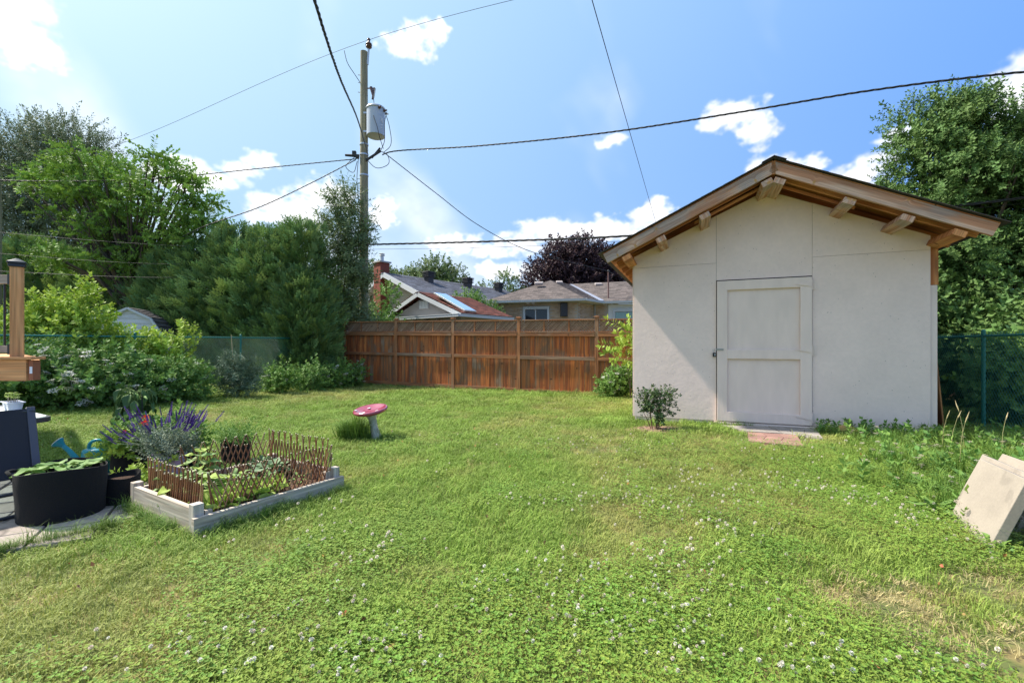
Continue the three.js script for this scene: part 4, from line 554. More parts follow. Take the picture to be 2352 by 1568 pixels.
// right: broad-leaved trees over the shed
{
  let at = [10.1, -10.4]; tree('broadleaf_tree', 'tall bushy green tree rising behind the shed roof', 'tree', at, { seed: 11, r: 0.16, fork: 1.5, n: 8200, size: 0.29, geo: spSmall, mat: M.right, lift: 0.3, out: 0.6, stray: 0.15, twigs: 1, lumps: clumps(rel(at, [[9.85, 5.6, -10.2, 1.2, 1.15, 1.1], [10.9, 5.2, -10.4, 1.3], [9.1, 4.55, -10.2, 0.85, 0.7, 0.8], [10, 4.4, -9.9, 1.4, 1.1, 1.1], [8.1, 4.25, -10.4, 0.75, 0.5, 0.6], [9.9, 6.45, -10.2, 0.45, 0.4, 0.45], [10.7, 6.2, -10.3, 0.6, 0.5, 0.6], [9.4, 5.75, -10.2, 0.4, 0.35, 0.4], [11, 3.6, -10.2, 1.7, 1.2, 1.2], [9.2, 3.5, -10.3, 1.2, 1, 1]]), 58, 0.3, 0.58, 5) });
  at = [12.2, -9.6]; tree('broadleaf_tree', 'dense green tree overhanging the right chain-link fence', 'tree', at, { seed: 12, r: 0.15, fork: 1.2, n: 6600, size: 0.29, geo: spSmall, mat: M.right, lift: 0.1, out: 0.6, stray: 0.15, twigs: 1, lumps: clumps(rel(at, [[11.9, 5.2, -9.4, 1.2], [12.6, 6.1, -9.8, 1.1, 0.9, 1], [11.2, 4.0, -9.2, 1.1], [12.8, 4.2, -9.3, 1.4], [10.9, 2.9, -9.3, 1.2, 0.9, 1], [12.2, 2.6, -9.0, 1.4, 1.1, 1.1], [9.7, 3.2, -9.6, 0.6, 0.4, 0.5]]), 40, 0.35, 0.6, 6) });
  const low = (nm, lb, at, h, w, s, m, g = spRound) => tree(nm, lb, 'shrub', at, { seed: s, r: 0.04, fork: 0.3, n: 1500, size: 0.3, geo: g, mat: m, group: undefined, lumps: [[0, h * 0.35, 0, w, h * 0.4, w * 0.8], [w * 0.4, h * 0.7, 0.1, w * 0.8, h * 0.35, w * 0.6], [-w * 0.5, h * 0.6, -0.1, w * 0.7, h * 0.35, w * 0.6]] });
  low('shade_shrub', 'dark leafy shrub under the trees beside the leaning plywood', [7.9, -9.4], 2.5, 0.95, 21, M.rightDark); low('shade_shrub', 'dark tall shrub behind the chain-link fence post', [9.1, -9.1], 2.3, 1.0, 22, M.rightDark, spBroad); low('shade_shrub', 'dark shrub filling the corner under the overhanging tree', [9.6, -7.9], 1.9, 1.0, 23, M.rightDark); low('shade_shrub', 'wide dark shrub far behind the chain-link fence', [10.9, -11.4], 3.0, 1.5, 24, M.rightDark, spBroad);
  low('shade_shrub', 'leafy vine mass climbing the right chain-link fence', [7.75, -6.6], 1.25, 0.55, 25, M.dog); low('shade_shrub', 'dark thicket beneath the bushy tree behind the shed', [8.4, -11.6], 3.3, 1.3, 26, M.rightDark);
}
// left: elm, bigger tree behind it, cedars
{
  let at = [-12.9, -15.4]; const E = [[-15.6, 7.2, -15.4, 0.9, 0.55, 0.8], [-14.4, 7.5, -15.6, 1, 0.6, 0.9], [-13.2, 6.7, -15.3, 1.05, 0.65, 0.9], [-12.2, 6.6, -15.1, 0.8, 0.5, 0.7], [-11.4, 7.0, -15.1, 0.55, 0.35, 0.5], [-11.2, 6.1, -15, 0.7, 0.45, 0.6], [-10.45, 5.55, -14.9, 0.75, 0.35, 0.5], [-11.5, 5.4, -15, 0.8, 0.5, 0.7], [-12.6, 5.6, -15, 1, 0.6, 0.8], [-14, 6.1, -15.2, 1.1, 0.6, 0.9], [-15.4, 6.1, -15.2, 1, 0.55, 0.8], [-13.4, 4.9, -14.9, 1, 0.5, 0.8], [-12, 4.6, -14.9, 0.9, 0.5, 0.7], [-15.3, 3.95, -14.6, 1.1, 0.28, 0.6], [-12.9, 3.95, -14.6, 0.7, 0.28, 0.5], [-16.3, 6.8, -15.4, 0.5, 0.3, 0.4], [-10.9, 4.8, -14.9, 0.45, 0.35, 0.4], [-10.15, 6.05, -14.9, 0.55, 0.22, 0.35], [-9.95, 5.35, -14.8, 0.5, 0.2, 0.3], [-10.5, 6.7, -15, 0.45, 0.22, 0.3], [-10.2, 4.75, -14.8, 0.4, 0.2, 0.3], [-11.9, 7.35, -15.1, 0.35, 0.2, 0.3]];
  tree('elm_tree', 'bright yellow-green elm with layered leafy sprays', 'tree', at, { seed: 31, r: 0.13, fork: 3.0, n: 1900, size: 0.34, geo: spFlat, mat: M.elm, lift: -0.1, out: 1.3, skin: 0.7, vary: 0.6, stray: 0.15, twigs: 1, lumps: clumps(rel(at, E), 66, 0.28, 0.55, 7, 0.34) });
  at = [-22.3, -22.5]; const Bk = [[-24, 10.8, -22, 1.3, 1.2, 1.2], [-22.6, 11.2, -22.3, 1.1, 1.3, 1.1], [-21.3, 11.1, -22, 1.1, 1, 1], [-20.3, 10.5, -22, 0.9, 0.9, 0.9], [-23.6, 9.2, -21.8, 1.5], [-21.7, 9.4, -21.8, 1.5], [-24.3, 7.6, -21.5, 1.5], [-22, 7.6, -21.5, 1.7], [-20, 8.8, -21.8, 1], [-23, 6, -21.3, 1.8], [-18.6, 9.1, -21.8, 0.9, 0.6, 0.8], [-20, 6.9, -21.5, 1.3], [-25, 9.8, -22, 1]];
  tree('tall_tree', 'tall dark fine-leaved tree behind the bright elm', 'tree', at, { seed: 32, r: 0.25, fork: 4, n: 5200, size: 0.6, geo: spFine, mat: M.back, lift: 0.6, skin: 0.5, stray: 0.2, lumps: rel(at, Bk) });
}
function cedarTree(label, x, z, h, r, seed, mat, n = 3000) {
  const t = thing('cedar_tree', label, 'tree', [x, 0.1, z], 0, 'cedar hedge trees'), R = rng(seed), list = [];
  part('trunk', taper([[0, -0.1, 0], [0.03, h * 0.5, 0], [0, h * 0.96, 0]], [0.12, 0.08, 0.015], 8), bark, t);
  const prof = (f) => Math.pow(Math.max(0, 1 - f * f * f), 0.62) * (0.85 + 0.15 * sstep(0, 0.25, f));
  for (let i = 0; i < n; i++) { const f = 1 - Math.pow(R(), 0.72), a = R() * 6.28, lump = 0.42 + 1.1 * fbm(Math.cos(a) * 1.6 + seed, Math.sin(a) * 1.6 + f * h * 1.2, 3, seed), q = r * prof(f) * lump * Math.pow(R(), 0.3), d = V(Math.cos(a), 0.35 + R() * 0.9, Math.sin(a)).normalize(); list.push([Math.cos(a) * q, f * h, Math.sin(a) * q, d.add(V((R() - 0.5) * 0.7, 0, (R() - 0.5) * 0.7)).normalize(), R() * 6.28, 0.22 + R() * 0.24, tint(R, 0.5, 0.3)]); }
  for (let k = 0; k < 9; k++) { const a = R() * 6.28, q = R() * r * 0.7; for (let i = 0; i < 26; i++) { const y = h * (0.84 + 0.2 * R()) - k * 0.05 - q * 0.3; list.push([Math.cos(a) * q + (R() - 0.5) * 0.14, y, Math.sin(a) * q + (R() - 0.5) * 0.14, V((R() - 0.5) * 0.6, 1, (R() - 0.5) * 0.6).normalize(), R() * 6.28, 0.18 + R() * 0.16, tint(R, 0.35, 0.2)]); } }
  scatter('crown', spFrond, mat, list, t);
}
[[-11.2, -15.0, 4.3, 1.15, 'cedar beside the barn-roofed shed, leftmost of the near hedge'], [-10.1, -14.7, 4.4, 1.35, 'green cedar next to the barn-roofed shed'], [-8.95, -14.5, 4.9, 1.4, 'tall green cedar in the middle of the hedge'], [-7.8, -14.4, 4.75, 1.45, 'rounded green cedar in the middle of the hedge'], [-6.75, -14.35, 5.0, 1.3, 'tall green cedar beside the utility pole'], [-6.35, -13.7, 3.3, 0.95, 'low spreading cedar at the fence corner']].forEach((c, i) => cedarTree(c[4], c[0], c[1], c[2], c[3], 100 + i * 7, M.cedar, 3400));
[[-19.3, -16.6, 4.9], [-17.8, -16.6, 5.1], [-16.4, -16.7, 4.7], [-15, -16.5, 4.6], [-13.7, -16.3, 4.4], [-12.4, -16.0, 4.3]].forEach((c, i) => cedarTree('dense cedar of the shaded back hedge under the elm', c[0], c[1], c[2], 1.35, 200 + i * 5, M.cedarDark, 2600));
{ let at = [-5.75, -14.95]; tree('ash_sapling', 'slender airy tree with narrow leaves climbing the pole', 'tree', at, { seed: 41, r: 0.05, fork: 1.5, n: 950, size: 0.42, geo: spLong, mat: M.ash, lift: 0.5, skin: 0.6, lumps: rel(at, [[-5.5, 6.0, -14.9, 0.42, 0.5, 0.4], [-5.75, 5.3, -14.9, 0.55, 0.5, 0.5], [-5.35, 4.6, -14.9, 0.5, 0.5, 0.5], [-5.7, 4.3, -14.9, 0.6, 0.6, 0.5], [-4.85, 5.1, -14.8, 0.32, 0.3, 0.3], [-5.2, 3.6, -14.9, 0.55, 0.6, 0.4], [-5.3, 2.6, -14.9, 0.5, 0.6, 0.4], [-4.95, 1.9, -15.0, 0.4, 0.5, 0.4]]) }); }
// far trees over the roofs
const farTree = (nm, lb, at, L, n, m, sz, g, sd, o = {}) => tree(nm, lb, 'tree', at, { seed: sd, r: o.r ?? 0.2, fork: o.fork ?? 2.5, n, size: sz, geo: g ?? spBroad, mat: m, lumps: rel(at, L), ...o });
farTree('purple_maple', 'dark purple-leaved maple rising over the brick bungalow', [4.8, -33], [[2.2, 6.1, -32.5, 1.3], [3.6, 7.3, -33, 1.5], [5.2, 7.6, -33, 1.6, 1.5, 1.5], [6.6, 7.0, -33, 1.4], [7.6, 6.1, -32.6, 1.2, 0.9, 1.1], [4.5, 5.9, -32.4, 2, 1.2, 1.4], [6.2, 5.6, -32.4, 1.8, 1, 1.3], [2.6, 4.9, -32.4, 1.4, 0.8, 1], [4.5, 4.3, -32, 3, 0.8, 1.2]], 4600, M.purple, 0.5, spBroad, 51);
farTree('far_tree', 'round green tree rising behind the grey shingle roof', [-5.6, -36], [[-6.2, 7.2, -36, 1.3, 1, 1.2], [-5, 6.6, -36, 1.3, 1, 1.2], [-7.2, 6.3, -36, 1.2], [-5.5, 5.4, -36, 2, 1, 1.4], [-4.2, 5.6, -36, 0.9]], 1500, M.far, 0.5, spRound, 52);
farTree('far_tree', 'lower green tree between the chimney and roof vents', [-8.4, -37], [[-9.6, 6.5, -37, 1.1, 0.9, 1], [-8.3, 6.5, -37, 1.0, 0.9, 1], [-10.8, 6.8, -37, 1], [-9, 5.5, -37, 2, 1, 1.4]], 1200, M.far, 0.5, spBroad, 53);
farTree('far_tree', 'thin sparse tree with bare twigs beside the roof vents', [-0.9, -32], [[-0.4, 5.9, -32, 0.75, 0.6, 0.6], [0.1, 5.2, -32, 0.6, 0.6, 0.5], [-1.6, 5.1, -32, 0.8, 0.5, 0.6], [-0.5, 4.5, -32, 1, 0.7, 0.7]], 300, M.far, 0.42, spRound, 54, { r: 0.1, twigs: 8 });
farTree('far_tree', 'green tree crown behind the red brick chimney', [-8.5, -25.8], [[-8.7, 5.4, -25.8, 0.9, 0.8, 0.8], [-9.4, 4.6, -25.8, 1.1, 0.9, 0.9], [-8.6, 3.4, -25.6, 1.2, 1, 0.8]], 900, M.far, 0.36, spBroad, 55, { r: 0.1 });
farTree('garden_bush', 'round light green bush poking above the red garage roof', [-2.1, -21.2], [[-2.3, 3.2, -21.2, 0.65, 0.5, 0.5], [-1.75, 3.2, -21.1, 0.6, 0.5, 0.5], [-1.3, 2.7, -21, 0.55, 0.5, 0.5]], 420, M.herb, 0.26, spBroad, 56, { r: 0.05, fork: 0.8 });
farTree('garden_bush', 'small dull bush at the end of the red garage roof', [-1.0, -21.8], [[-1.1, 2.9, -21.8, 0.5, 0.4, 0.4], [-0.7, 2.6, -21.8, 0.4, 0.4, 0.4]], 260, M.far, 0.24, spRound, 57, { r: 0.05, fork: 0.8 });
farTree('garden_bush', 'loose leafy bush at the foot of the utility pole', [-4.85, -16.6], [[-4.95, 2.2, -16.6, 0.5, 0.5, 0.4], [-4.5, 1.9, -16.5, 0.45, 0.45, 0.4], [-4.9, 1.3, -16.5, 0.6, 0.6, 0.5], [-4.65, 3.1, -16.8, 0.35, 0.35, 0.3]], 420, M.herb, 0.3, spBroad, 58, { r: 0.04, fork: 0.6 });

// flat white flower clusters
const gUmbel = (() => { const out = [], R = rng(61); for (let i = 0; i < 42; i++) { const a = i * 2.4, r = Math.sqrt(i / 42) * 0.045, p = V(Math.cos(a) * r, 0.012 - r * r * 4 + R() * 0.006, Math.sin(a) * r); for (let k = 0; k < 2; k++) { const b = R() * 6.28; leafTo(out, p, V(Math.cos(b), 0.25, Math.sin(b)).normalize(), V(-Math.sin(b), 0, Math.cos(b)), 0.012, 0.011, 0.1); } } for (let i = 0; i < 6; i++) { const a = i * 1.05, s = V(-Math.sin(a), 0, Math.cos(a)).multiplyScalar(0.002), t = V(Math.cos(a) * 0.03, 0.005, Math.sin(a) * 0.03); out.push(0, -0.05, 0, t.x - s.x, t.y, t.z - s.z, t.x + s.x, t.y, t.z + s.z); } return soup(out); })();
function blooms(t, R, lumps, n, s = 1) { for (let i = 0; i < n; i++) { const l = lumps[Math.floor(R() * lumps.length)], d = V(R() * 2 - 1, R() * 1.4 - 0.4, R() * 1.6 - 0.4).normalize(), m = part('flower_cluster', gUmbel, M.petal, t); m.position.set(l[0] + d.x * l[3] * 1.18, l[1] + d.y * (l[4] ?? l[3]) * 1.18 + 0.03, l[2] + d.z * (l[5] ?? l[3]) * 1.18); m.rotation.set((R() - 0.5) * 0.9, R() * 6, (R() - 0.5) * 0.9); m.scale.setScalar(s * (0.7 + R() * 0.7)); } }
const bush = (nm, lb, at, L, n, m, sz, g, sd, nb = 0, bs = 1, o = {}) => { at = [at[0], at[1], ground(at[0], at[1])]; const lumps = rel([at[0], at[1], 0], L), t = tree(nm, lb, 'shrub', at, { seed: sd, r: 0.018, fork: 0.12, n, size: sz, geo: g, mat: m, lumps, skin: 0.4, twigs: 1, minY: 0.02, ...o }); if (nb) blooms(t, rng(sd + 1), lumps, nb, bs); return t; };
bush('leafy_shrub', 'bright yellow-green upright shrub poking above the chain-link rail', [-8.7, -8.9], [[-8.9, 1.35, -8.9, 0.5, 0.55, 0.4], [-8.45, 1.35, -9.0, 0.4, 0.45, 0.4], [-9.4, 1.2, -8.9, 0.5, 0.5, 0.4], [-8.6, 0.8, -8.9, 0.8, 0.6, 0.5], [-8.55, 1.95, -8.95, 0.18, 0.25, 0.15], [-9.2, 1.75, -8.9, 0.15, 0.25, 0.15], [-9.9, 1.0, -8.8, 0.5, 0.5, 0.4]], 1300, M.ninebark, 0.26, spBroad, 71, 0, 1, { lift: 1.2 });
bush('leafy_shrub', 'green shrub growing through the fence before the barn-roofed shed', [-8.05, -9.7], [[-8.0, 0.95, -9.7, 0.5, 0.4, 0.4], [-7.6, 0.9, -9.9, 0.45, 0.35, 0.35], [-7.3, 1.2, -10.1, 0.18, 0.25, 0.15], [-8.1, 0.6, -9.6, 0.6, 0.5, 0.4]], 620, M.ninebark, 0.24, spBroad, 72, 0, 1, { lift: 1 });
bush('flowering_shrub', 'dark green shrub with white flower clusters beside the deck corner', [-7.9, -7.9], [[-8.2, 0.6, -7.9, 0.55, 0.42, 0.45], [-7.65, 0.58, -8.1, 0.45, 0.38, 0.4], [-8.5, 0.45, -7.6, 0.65, 0.42, 0.5], [-7.55, 0.35, -7.9, 0.5, 0.34, 0.45]], 1200, M.dog, 0.22, spBroad, 73, 60, 1.45);
bush('flowering_shrub', 'dark green shrub with white flower clusters under the yellow-green shrub', [-7.3, -8.6], [[-7.4, 0.58, -8.6, 0.45, 0.36, 0.38], [-7.1, 0.42, -8.8, 0.4, 0.3, 0.36], [-7.15, 0.3, -8.5, 0.5, 0.3, 0.42]], 820, M.dog, 0.22, spRound, 74, 34, 1.4);
bush('low_shrub', 'low spreading green shrub at the lawn edge before the chain-link', [-6.75, -9.2], [[-6.8, 0.4, -9.3, 0.5, 0.35, 0.4], [-7.1, 0.3, -9.0, 0.5, 0.3, 0.4]], 700, M.dog, 0.2, spBroad, 75, 4, 1);
bush('blue_green_bush', 'round blue-green bush tied to a bamboo stake', [-6.2, -10.2], [[-6.3, 0.5, -10.2, 0.3, 0.35, 0.28], [-6.05, 0.65, -10.25, 0.25, 0.25, 0.22], [-6.1, 0.25, -10.1, 0.38, 0.22, 0.3], [-6.45, 0.8, -10.25, 0.14, 0.14, 0.14]], 640, M.blue, 0.17, spLong, 76);
{ const s = single('bamboo_stake', taper([[0, 0, 0], [0.01, 0.8, 0], [0, 1.42, 0.01]], [0.009, 0.008, 0.007], 7), std([0.5, 0.4, 0.22], 0.7), 'thin tan bamboo stake standing in the blue-green bush', 'stake', [-6.33, ground(-6.33, -10.3), -10.3]); s.rotation.z = 0.04; }
[[-5.75, -11.2, 'leafy green plant with white flowers near the fence post'], [-5.3, -11.9, 'green leafy plant between post and hedge'], [-4.95, -12.7, 'white-flowered plant beside the low spreading cedar'], [-4.7, -13.4, 'white-flowered plant against the fence end'], [-5.6, -12.6, 'low green plant under the low spreading cedar']].forEach((c, i) => bush('border_plant', c[2], c, [[c[0], 0.25, c[1], 0.3, 0.22, 0.25], [c[0] + 0.16, 0.48, c[1] - 0.05, 0.16, 0.22, 0.15], [c[0] - 0.18, 0.35, c[1], 0.2, 0.2, 0.17]], 260, i % 2 ? M.dog : M.herb, 0.19, i % 2 ? spRound : spBroad, 80 + i * 3, [6, 0, 16, 22, 0][i], 1));
bush('flowering_shrub', 'white-flowered green shrub between the cedar fence and shed corner', [2.5, -10.4], [[2.4, 0.3, -10.4, 0.3, 0.26, 0.25], [2.65, 0.42, -10.4, 0.24, 0.24, 0.2], [2.25, 0.2, -10.3, 0.24, 0.18, 0.2]], 460, M.herb, 0.17, spBroad, 91, 30, 0.95);
bush('vine_sapling', 'leafy sapling with large light leaves at the shed corner', [2.62, -10.0], [[2.6, 1.5, -10.0, 0.16, 0.16, 0.16], [2.5, 1.15, -9.95, 0.18, 0.12, 0.14], [2.6, 0.85, -9.95, 0.15, 0.12, 0.14]], 42, M.ninebark, 0.34, spFlat, 93, 0, 1, { r: 0.012, out: 1.4, lift: 0 });
// ---------- raised bed with willow trellis ----------
const bedWood = std([1, 1, 1], 0.85, { map: woodTex([[182, 172, 158], [164, 150, 134], [192, 184, 174]], 111, { knots: 3, knot: [140, 104, 76] }), bumpMap: bumpWood, bumpScale: 0.002 });
const soilDark = std([1, 1, 1], 1, { map: tex(256, 256, (u, v) => { const a = fbm(u * 30, v * 30, 4, 5, 30, 30); return [62 + 46 * a, 44 + 34 * a, 32 + 26 * a]; }, [2, 2]), bumpMap: tex(256, 256, (u, v) => [fbm(u * 26, v * 26, 4, 6, 26, 26) * 255], [2, 2], false), bumpScale: 0.03 });
function leafGeo(L, W, o = {}) {                            // one leaf along +z from its stalk, arched, with a folded midrib
  const nu = 6, nv = 4, pos = [], idx = [], R = rng(o.seed ?? 3); for (let i = 0; i <= nu; i++) for (let j = 0; j <= nv; j++) { const f = i / nu, s = j / nv * 2 - 1, w = W * (o.heart ? Math.pow(Math.sin(Math.PI * Math.pow(f * 0.93 + 0.07, 0.55)), 0.8) : Math.pow(Math.sin(Math.PI * Math.pow(clamp(f, 0.02, 0.985), 0.8)), 0.85)), wav = (o.wave ?? 0.05) * L * (Math.sin(f * 9 + s * 3 + (o.seed ?? 0)) * Math.abs(s) + (R() - 0.5) * 0.3); pos.push((s * w) / 2, Math.abs(s) * w * (o.fold ?? 0.18) + wav - (o.arch ?? 0.25) * L * f * f + (o.rise ?? 0) * L * f, f * L - (o.heart ? 0.16 * L * Math.abs(s) * (1 - f) : 0)); if (i && j) { const a = (i - 1) * (nv + 1) + j - 1, b = a + nv + 1; idx.push(a, b, a + 1, a + 1, b, b + 1); } }
  const g = new THREE.BufferGeometry(); g.setAttribute('position', new THREE.Float32BufferAttribute(pos, 3)); g.setIndex(idx); g.computeVertexNormals(); return g;
}
const LM = { squash: [leafMat([0.15, 0.27, 0.06], 0.25), leafMat([0.20, 0.32, 0.09], 0.25), leafMat([0.12, 0.22, 0.06], 0.25)], lettuce: [leafMat([0.34, 0.46, 0.09], 0.35), leafMat([0.28, 0.41, 0.07], 0.35), leafMat([0.38, 0.48, 0.12], 0.35)], bean: [leafMat([0.26, 0.36, 0.12], 0.3), leafMat([0.34, 0.45, 0.08], 0.35), leafMat([0.2, 0.31, 0.1], 0.3)], kale: [leafMat([0.17, 0.25, 0.13], 0.2), leafMat([0.14, 0.22, 0.1], 0.2)], pepper: [leafMat([0.085, 0.155, 0.05], 0.2, 0.5), leafMat([0.105, 0.18, 0.06], 0.2, 0.5), leafMat([0.07, 0.13, 0.045], 0.2, 0.5)], weed: [leafMat([0.13, 0.25, 0.06], 0.3), leafMat([0.17, 0.29, 0.07], 0.3)] };
const LG = { heart: [1, 2, 3].map((s) => leafGeo(1, 1.05, { heart: true, seed: s, wave: 0.07 })), oval: [4, 5, 6].map((s) => leafGeo(1, 0.55, { seed: s })), long: [7, 8].map((s) => leafGeo(1, 0.3, { seed: s, arch: 0.35 })), ruffle: [9, 10, 11].map((s) => leafGeo(1, 0.85, { seed: s, wave: 0.13, fold: 0.25, arch: 0.05 })), droop: [12, 13, 14].map((s) => leafGeo(1, 0.5, { seed: s, arch: 0.2, fold: 0.3 })) };
const stalkM = std([0.16, 0.24, 0.07]);
function putLeaf(t, g, m, p, yaw, pitch, s, name = 'leaf') { const q = part(name, g, m, t); q.position.set(...p); q.rotation.set(pitch, yaw, 0, 'YXZ'); q.scale.setScalar(s); return q; }
function rosette(label, cat, p, mats, geos, n, s, seed, o = {}) { const t = thing(o.name ?? 'leafy_plant', label, cat, p, 0, o.group), R = rng(seed); if (o.stalk) part('stem', taper([[0, -0.02, 0], [0.01, o.stalk, 0.005]], [0.006, 0.003], 6), stalkM, t); for (let i = 0; i < n; i++) { const f = i / n, yaw = i * 2.4 + R() * 0.5, r = (o.rad ?? 0.01) * Math.sqrt(R()); putLeaf(t, geos[i % geos.length], mats[Math.floor(R() * mats.length)], [Math.sin(yaw) * r, (o.y ?? 0) + (o.stalk ?? 0) * (0.25 + 0.75 * f), Math.cos(yaw) * r], yaw, -((o.p0 ?? 0.25) + (o.p1 ?? 0.9) * f) + (R() - 0.5) * 0.3, s * (0.75 + R() * 0.5) * (1 - 0.3 * f * (o.shrink ?? 1))); } return t; }
{
  const g0 = ground(-2.1, -3.5) - 0.005, b = thing('raised_bed', 'weathered whitish timber raised garden bed on the lawn', 'raised bed', [BED.x, g0, BED.z], BED.t), L = 1.03, W = 0.97;
  for (const [x, z] of [[0, 0], [L, 0], [0, -W], [L, -W]]) part('corner_post', box(0.062, 0.235, 0.062, x, -0.03, z + (z === 0 ? -0.045 : 0.03), { b: 0.003 }), bedWood, b);
  part('side_board', box(L + 0.09, 0.15, 0.036, L / 2, -0.02, 0.007, { swap: true, b: 0.003 }), bedWood, b); part('side_board', box(L + 0.02, 0.17, 0.036, L / 2, -0.02, -W - 0.022, { swap: true, b: 0.003 }), bedWood, b);
  const end = (x) => { const g = box(W - 0.1, 0.2, 0.036, 0, -0.02, 0, { swap: true, b: 0.003 }); g.rotateY(Math.PI / 2); return g.translate(x, 0, -W / 2); };
  part('end_board', end(-0.012), bedWood, b); part('end_board', end(L + 0.01), bedWood, b); part('inner_block', box(0.045, 0.17, 0.045, 0.06, -0.02, -0.04, { b: 0.003 }), bedWood, b); part('inner_block', box(0.045, 0.2, 0.045, L - 0.06, -0.02, -0.06, { b: 0.003 }), bedWood, b);
  const sg = new THREE.PlaneGeometry(L - 0.02, W - 0.02, 24, 24).rotateX(-Math.PI / 2).translate(L / 2, 0.075, -W / 2), sp = sg.attributes.position, R = rng(120); for (let i = 0; i < sp.count; i++) sp.setY(i, sp.getY(i) + 0.03 * (fbm(sp.getX(i) * 9, sp.getZ(i) * 9, 3, 2) - 0.5)); sg.computeVertexNormals(); const uv = sg.attributes.uv; for (let i = 0; i < uv.count; i++) uv.setXY(i, uv.getX(i), uv.getY(i)); part('soil', sg, soilDark, b);
  // trellis: crossed willow sticks
  const wil = [std([0.22, 0.085, 0.035], 0.6), std([0.29, 0.14, 0.06], 0.6), std([0.17, 0.07, 0.035], 0.6), std([0.33, 0.2, 0.1], 0.6)], tipM = std([0.62, 0.52, 0.36], 0.7);
  const trellis = (label, A, B, y0, y1, n, gap) => {
    const a = world(BED, ...A), c = world(BED, ...B), dx = c[0] - a[0], dz = c[1] - a[1], Ln = Math.hypot(dx, dz), t = thing('willow_trellis', label, 'trellis', [a[0], g0, a[1]], -Math.atan2(dz, dx), 'willow trellis panels round the bed'), hgt = y1 - y0;
    for (let i = 0; i < n; i++) for (const dir of [1, -1]) { const x = (i / (n - 1)) * Ln, run = hgt * gap * dir, long = i % 2 === 0 ? 1 : 0.78, j = (R() - 0.5) * 0.012, x1 = clamp(x + run * long, -0.03, Ln + 0.03), yy = y0 + hgt * long + (R() - 0.5) * 0.02, s = part('stick', taper([[x + j, y0, dir * 0.005], [(x + x1) / 2 + (R() - 0.5) * 0.008, (y0 + yy) / 2, dir * 0.005], [x1, yy, dir * 0.004]], [0.0058, 0.0052, 0.0048], 5), wil[Math.floor(R() * 4)], t); part('cut_tip', new THREE.SphereGeometry(0.0052, 6, 4).translate(x1, yy, dir * 0.004), tipM, s); }
  };
  trellis('dense willow trellis panel inside the left end board', [0.05, -W + 0.1], [0.05, -0.09], 0.06, 0.38, 26, 0.16);
  trellis('open willow trellis panel along the shaded side board', [0.1, -0.05], [L - 0.05, -0.05], 0.06, 0.385, 24, 0.42);
  trellis('willow trellis panel along the back beside the flower pots', [0.3, -W + 0.06], [L - 0.04, -W + 0.06], 0.08, 0.42, 17, 0.36);
  trellis('tall willow trellis panel at the far end of the bed', [L - 0.05, -W + 0.09], [L - 0.05, -0.08], 0.08, 0.44, 19, 0.18);
  // vegetables
  const at = (x, z, y = 0.07) => { const q = world(BED, x, z); return [q[0], g0 + y, q[1]]; }; let k = 0;
  for (const [x, z, n, s] of [[0.22, -0.17, 13, 0.13], [0.4, -0.16, 15, 0.14], [0.33, -0.3, 12, 0.12], [0.55, -0.2, 14, 0.13], [0.16, -0.33, 9, 0.1]]) rosette('yellow-green lettuce growing behind the open trellis', 'lettuce', at(x, z), LM.lettuce, LG.ruffle, n + 6, s * 1.42, 130 + k++, { name: 'lettuce', p0: 0.45, p1: 0.8, rad: 0.06, group: 'lettuces in the raised bed' });
  rosette('pale green basil plant in the middle of the raised bed', 'basil', at(0.45, -0.45), LM.bean, LG.oval, 60, 0.085, 141, { name: 'basil_plant', stalk: 0.15, rad: 0.08, p0: -0.1, p1: 0.7, shrink: 0.5 });
  rosette('broad-leaved bean plant beside the dense trellis', 'bean plant', at(0.2, -0.62), LM.bean, LG.heart, 26, 0.11, 142, { name: 'bean_plant', stalk: 0.19, rad: 0.15, p0: -0.1, p1: 0.35, shrink: 0.4 });
  rosette('bright green bean plant climbing at the back trellis', 'bean plant', at(0.36, -0.84), LM.bean, LG.heart, 18, 0.1, 143, { name: 'bean_plant', stalk: 0.3, rad: 0.09, p0: -0.1, p1: 0.4, shrink: 0.5 });
  rosette('grey-green squash plant at the far end of the bed', 'squash plant', at(0.83, -0.62), LM.kale, LG.heart, 18, 0.15, 144, { name: 'squash_plant', stalk: 0.12, rad: 0.1, p0: 0, p1: 0.5 });
  rosette('curly parsley at the far corner of the bed', 'parsley', at(0.87, -0.84), LM.kale, LG.ruffle, 26, 0.065, 145, { name: 'parsley_plant', stalk: 0.13, rad: 0.07, p0: 0.1, p1: 0.8 });
  rosette('young green vegetable plant behind the lettuces', 'seedling', at(0.68, -0.4), LM.squash, LG.oval, 14, 0.09, 146, { name: 'vegetable_plant', stalk: 0.1, rad: 0.06, p0: 0.1, p1: 0.7 });
  rosette('small green seedling near the far trellis', 'seedling', at(0.88, -0.28), LM.squash, LG.oval, 9, 0.06, 147, { name: 'vegetable_plant', stalk: 0.07, rad: 0.03, p0: 0.1, p1: 0.7 });
}
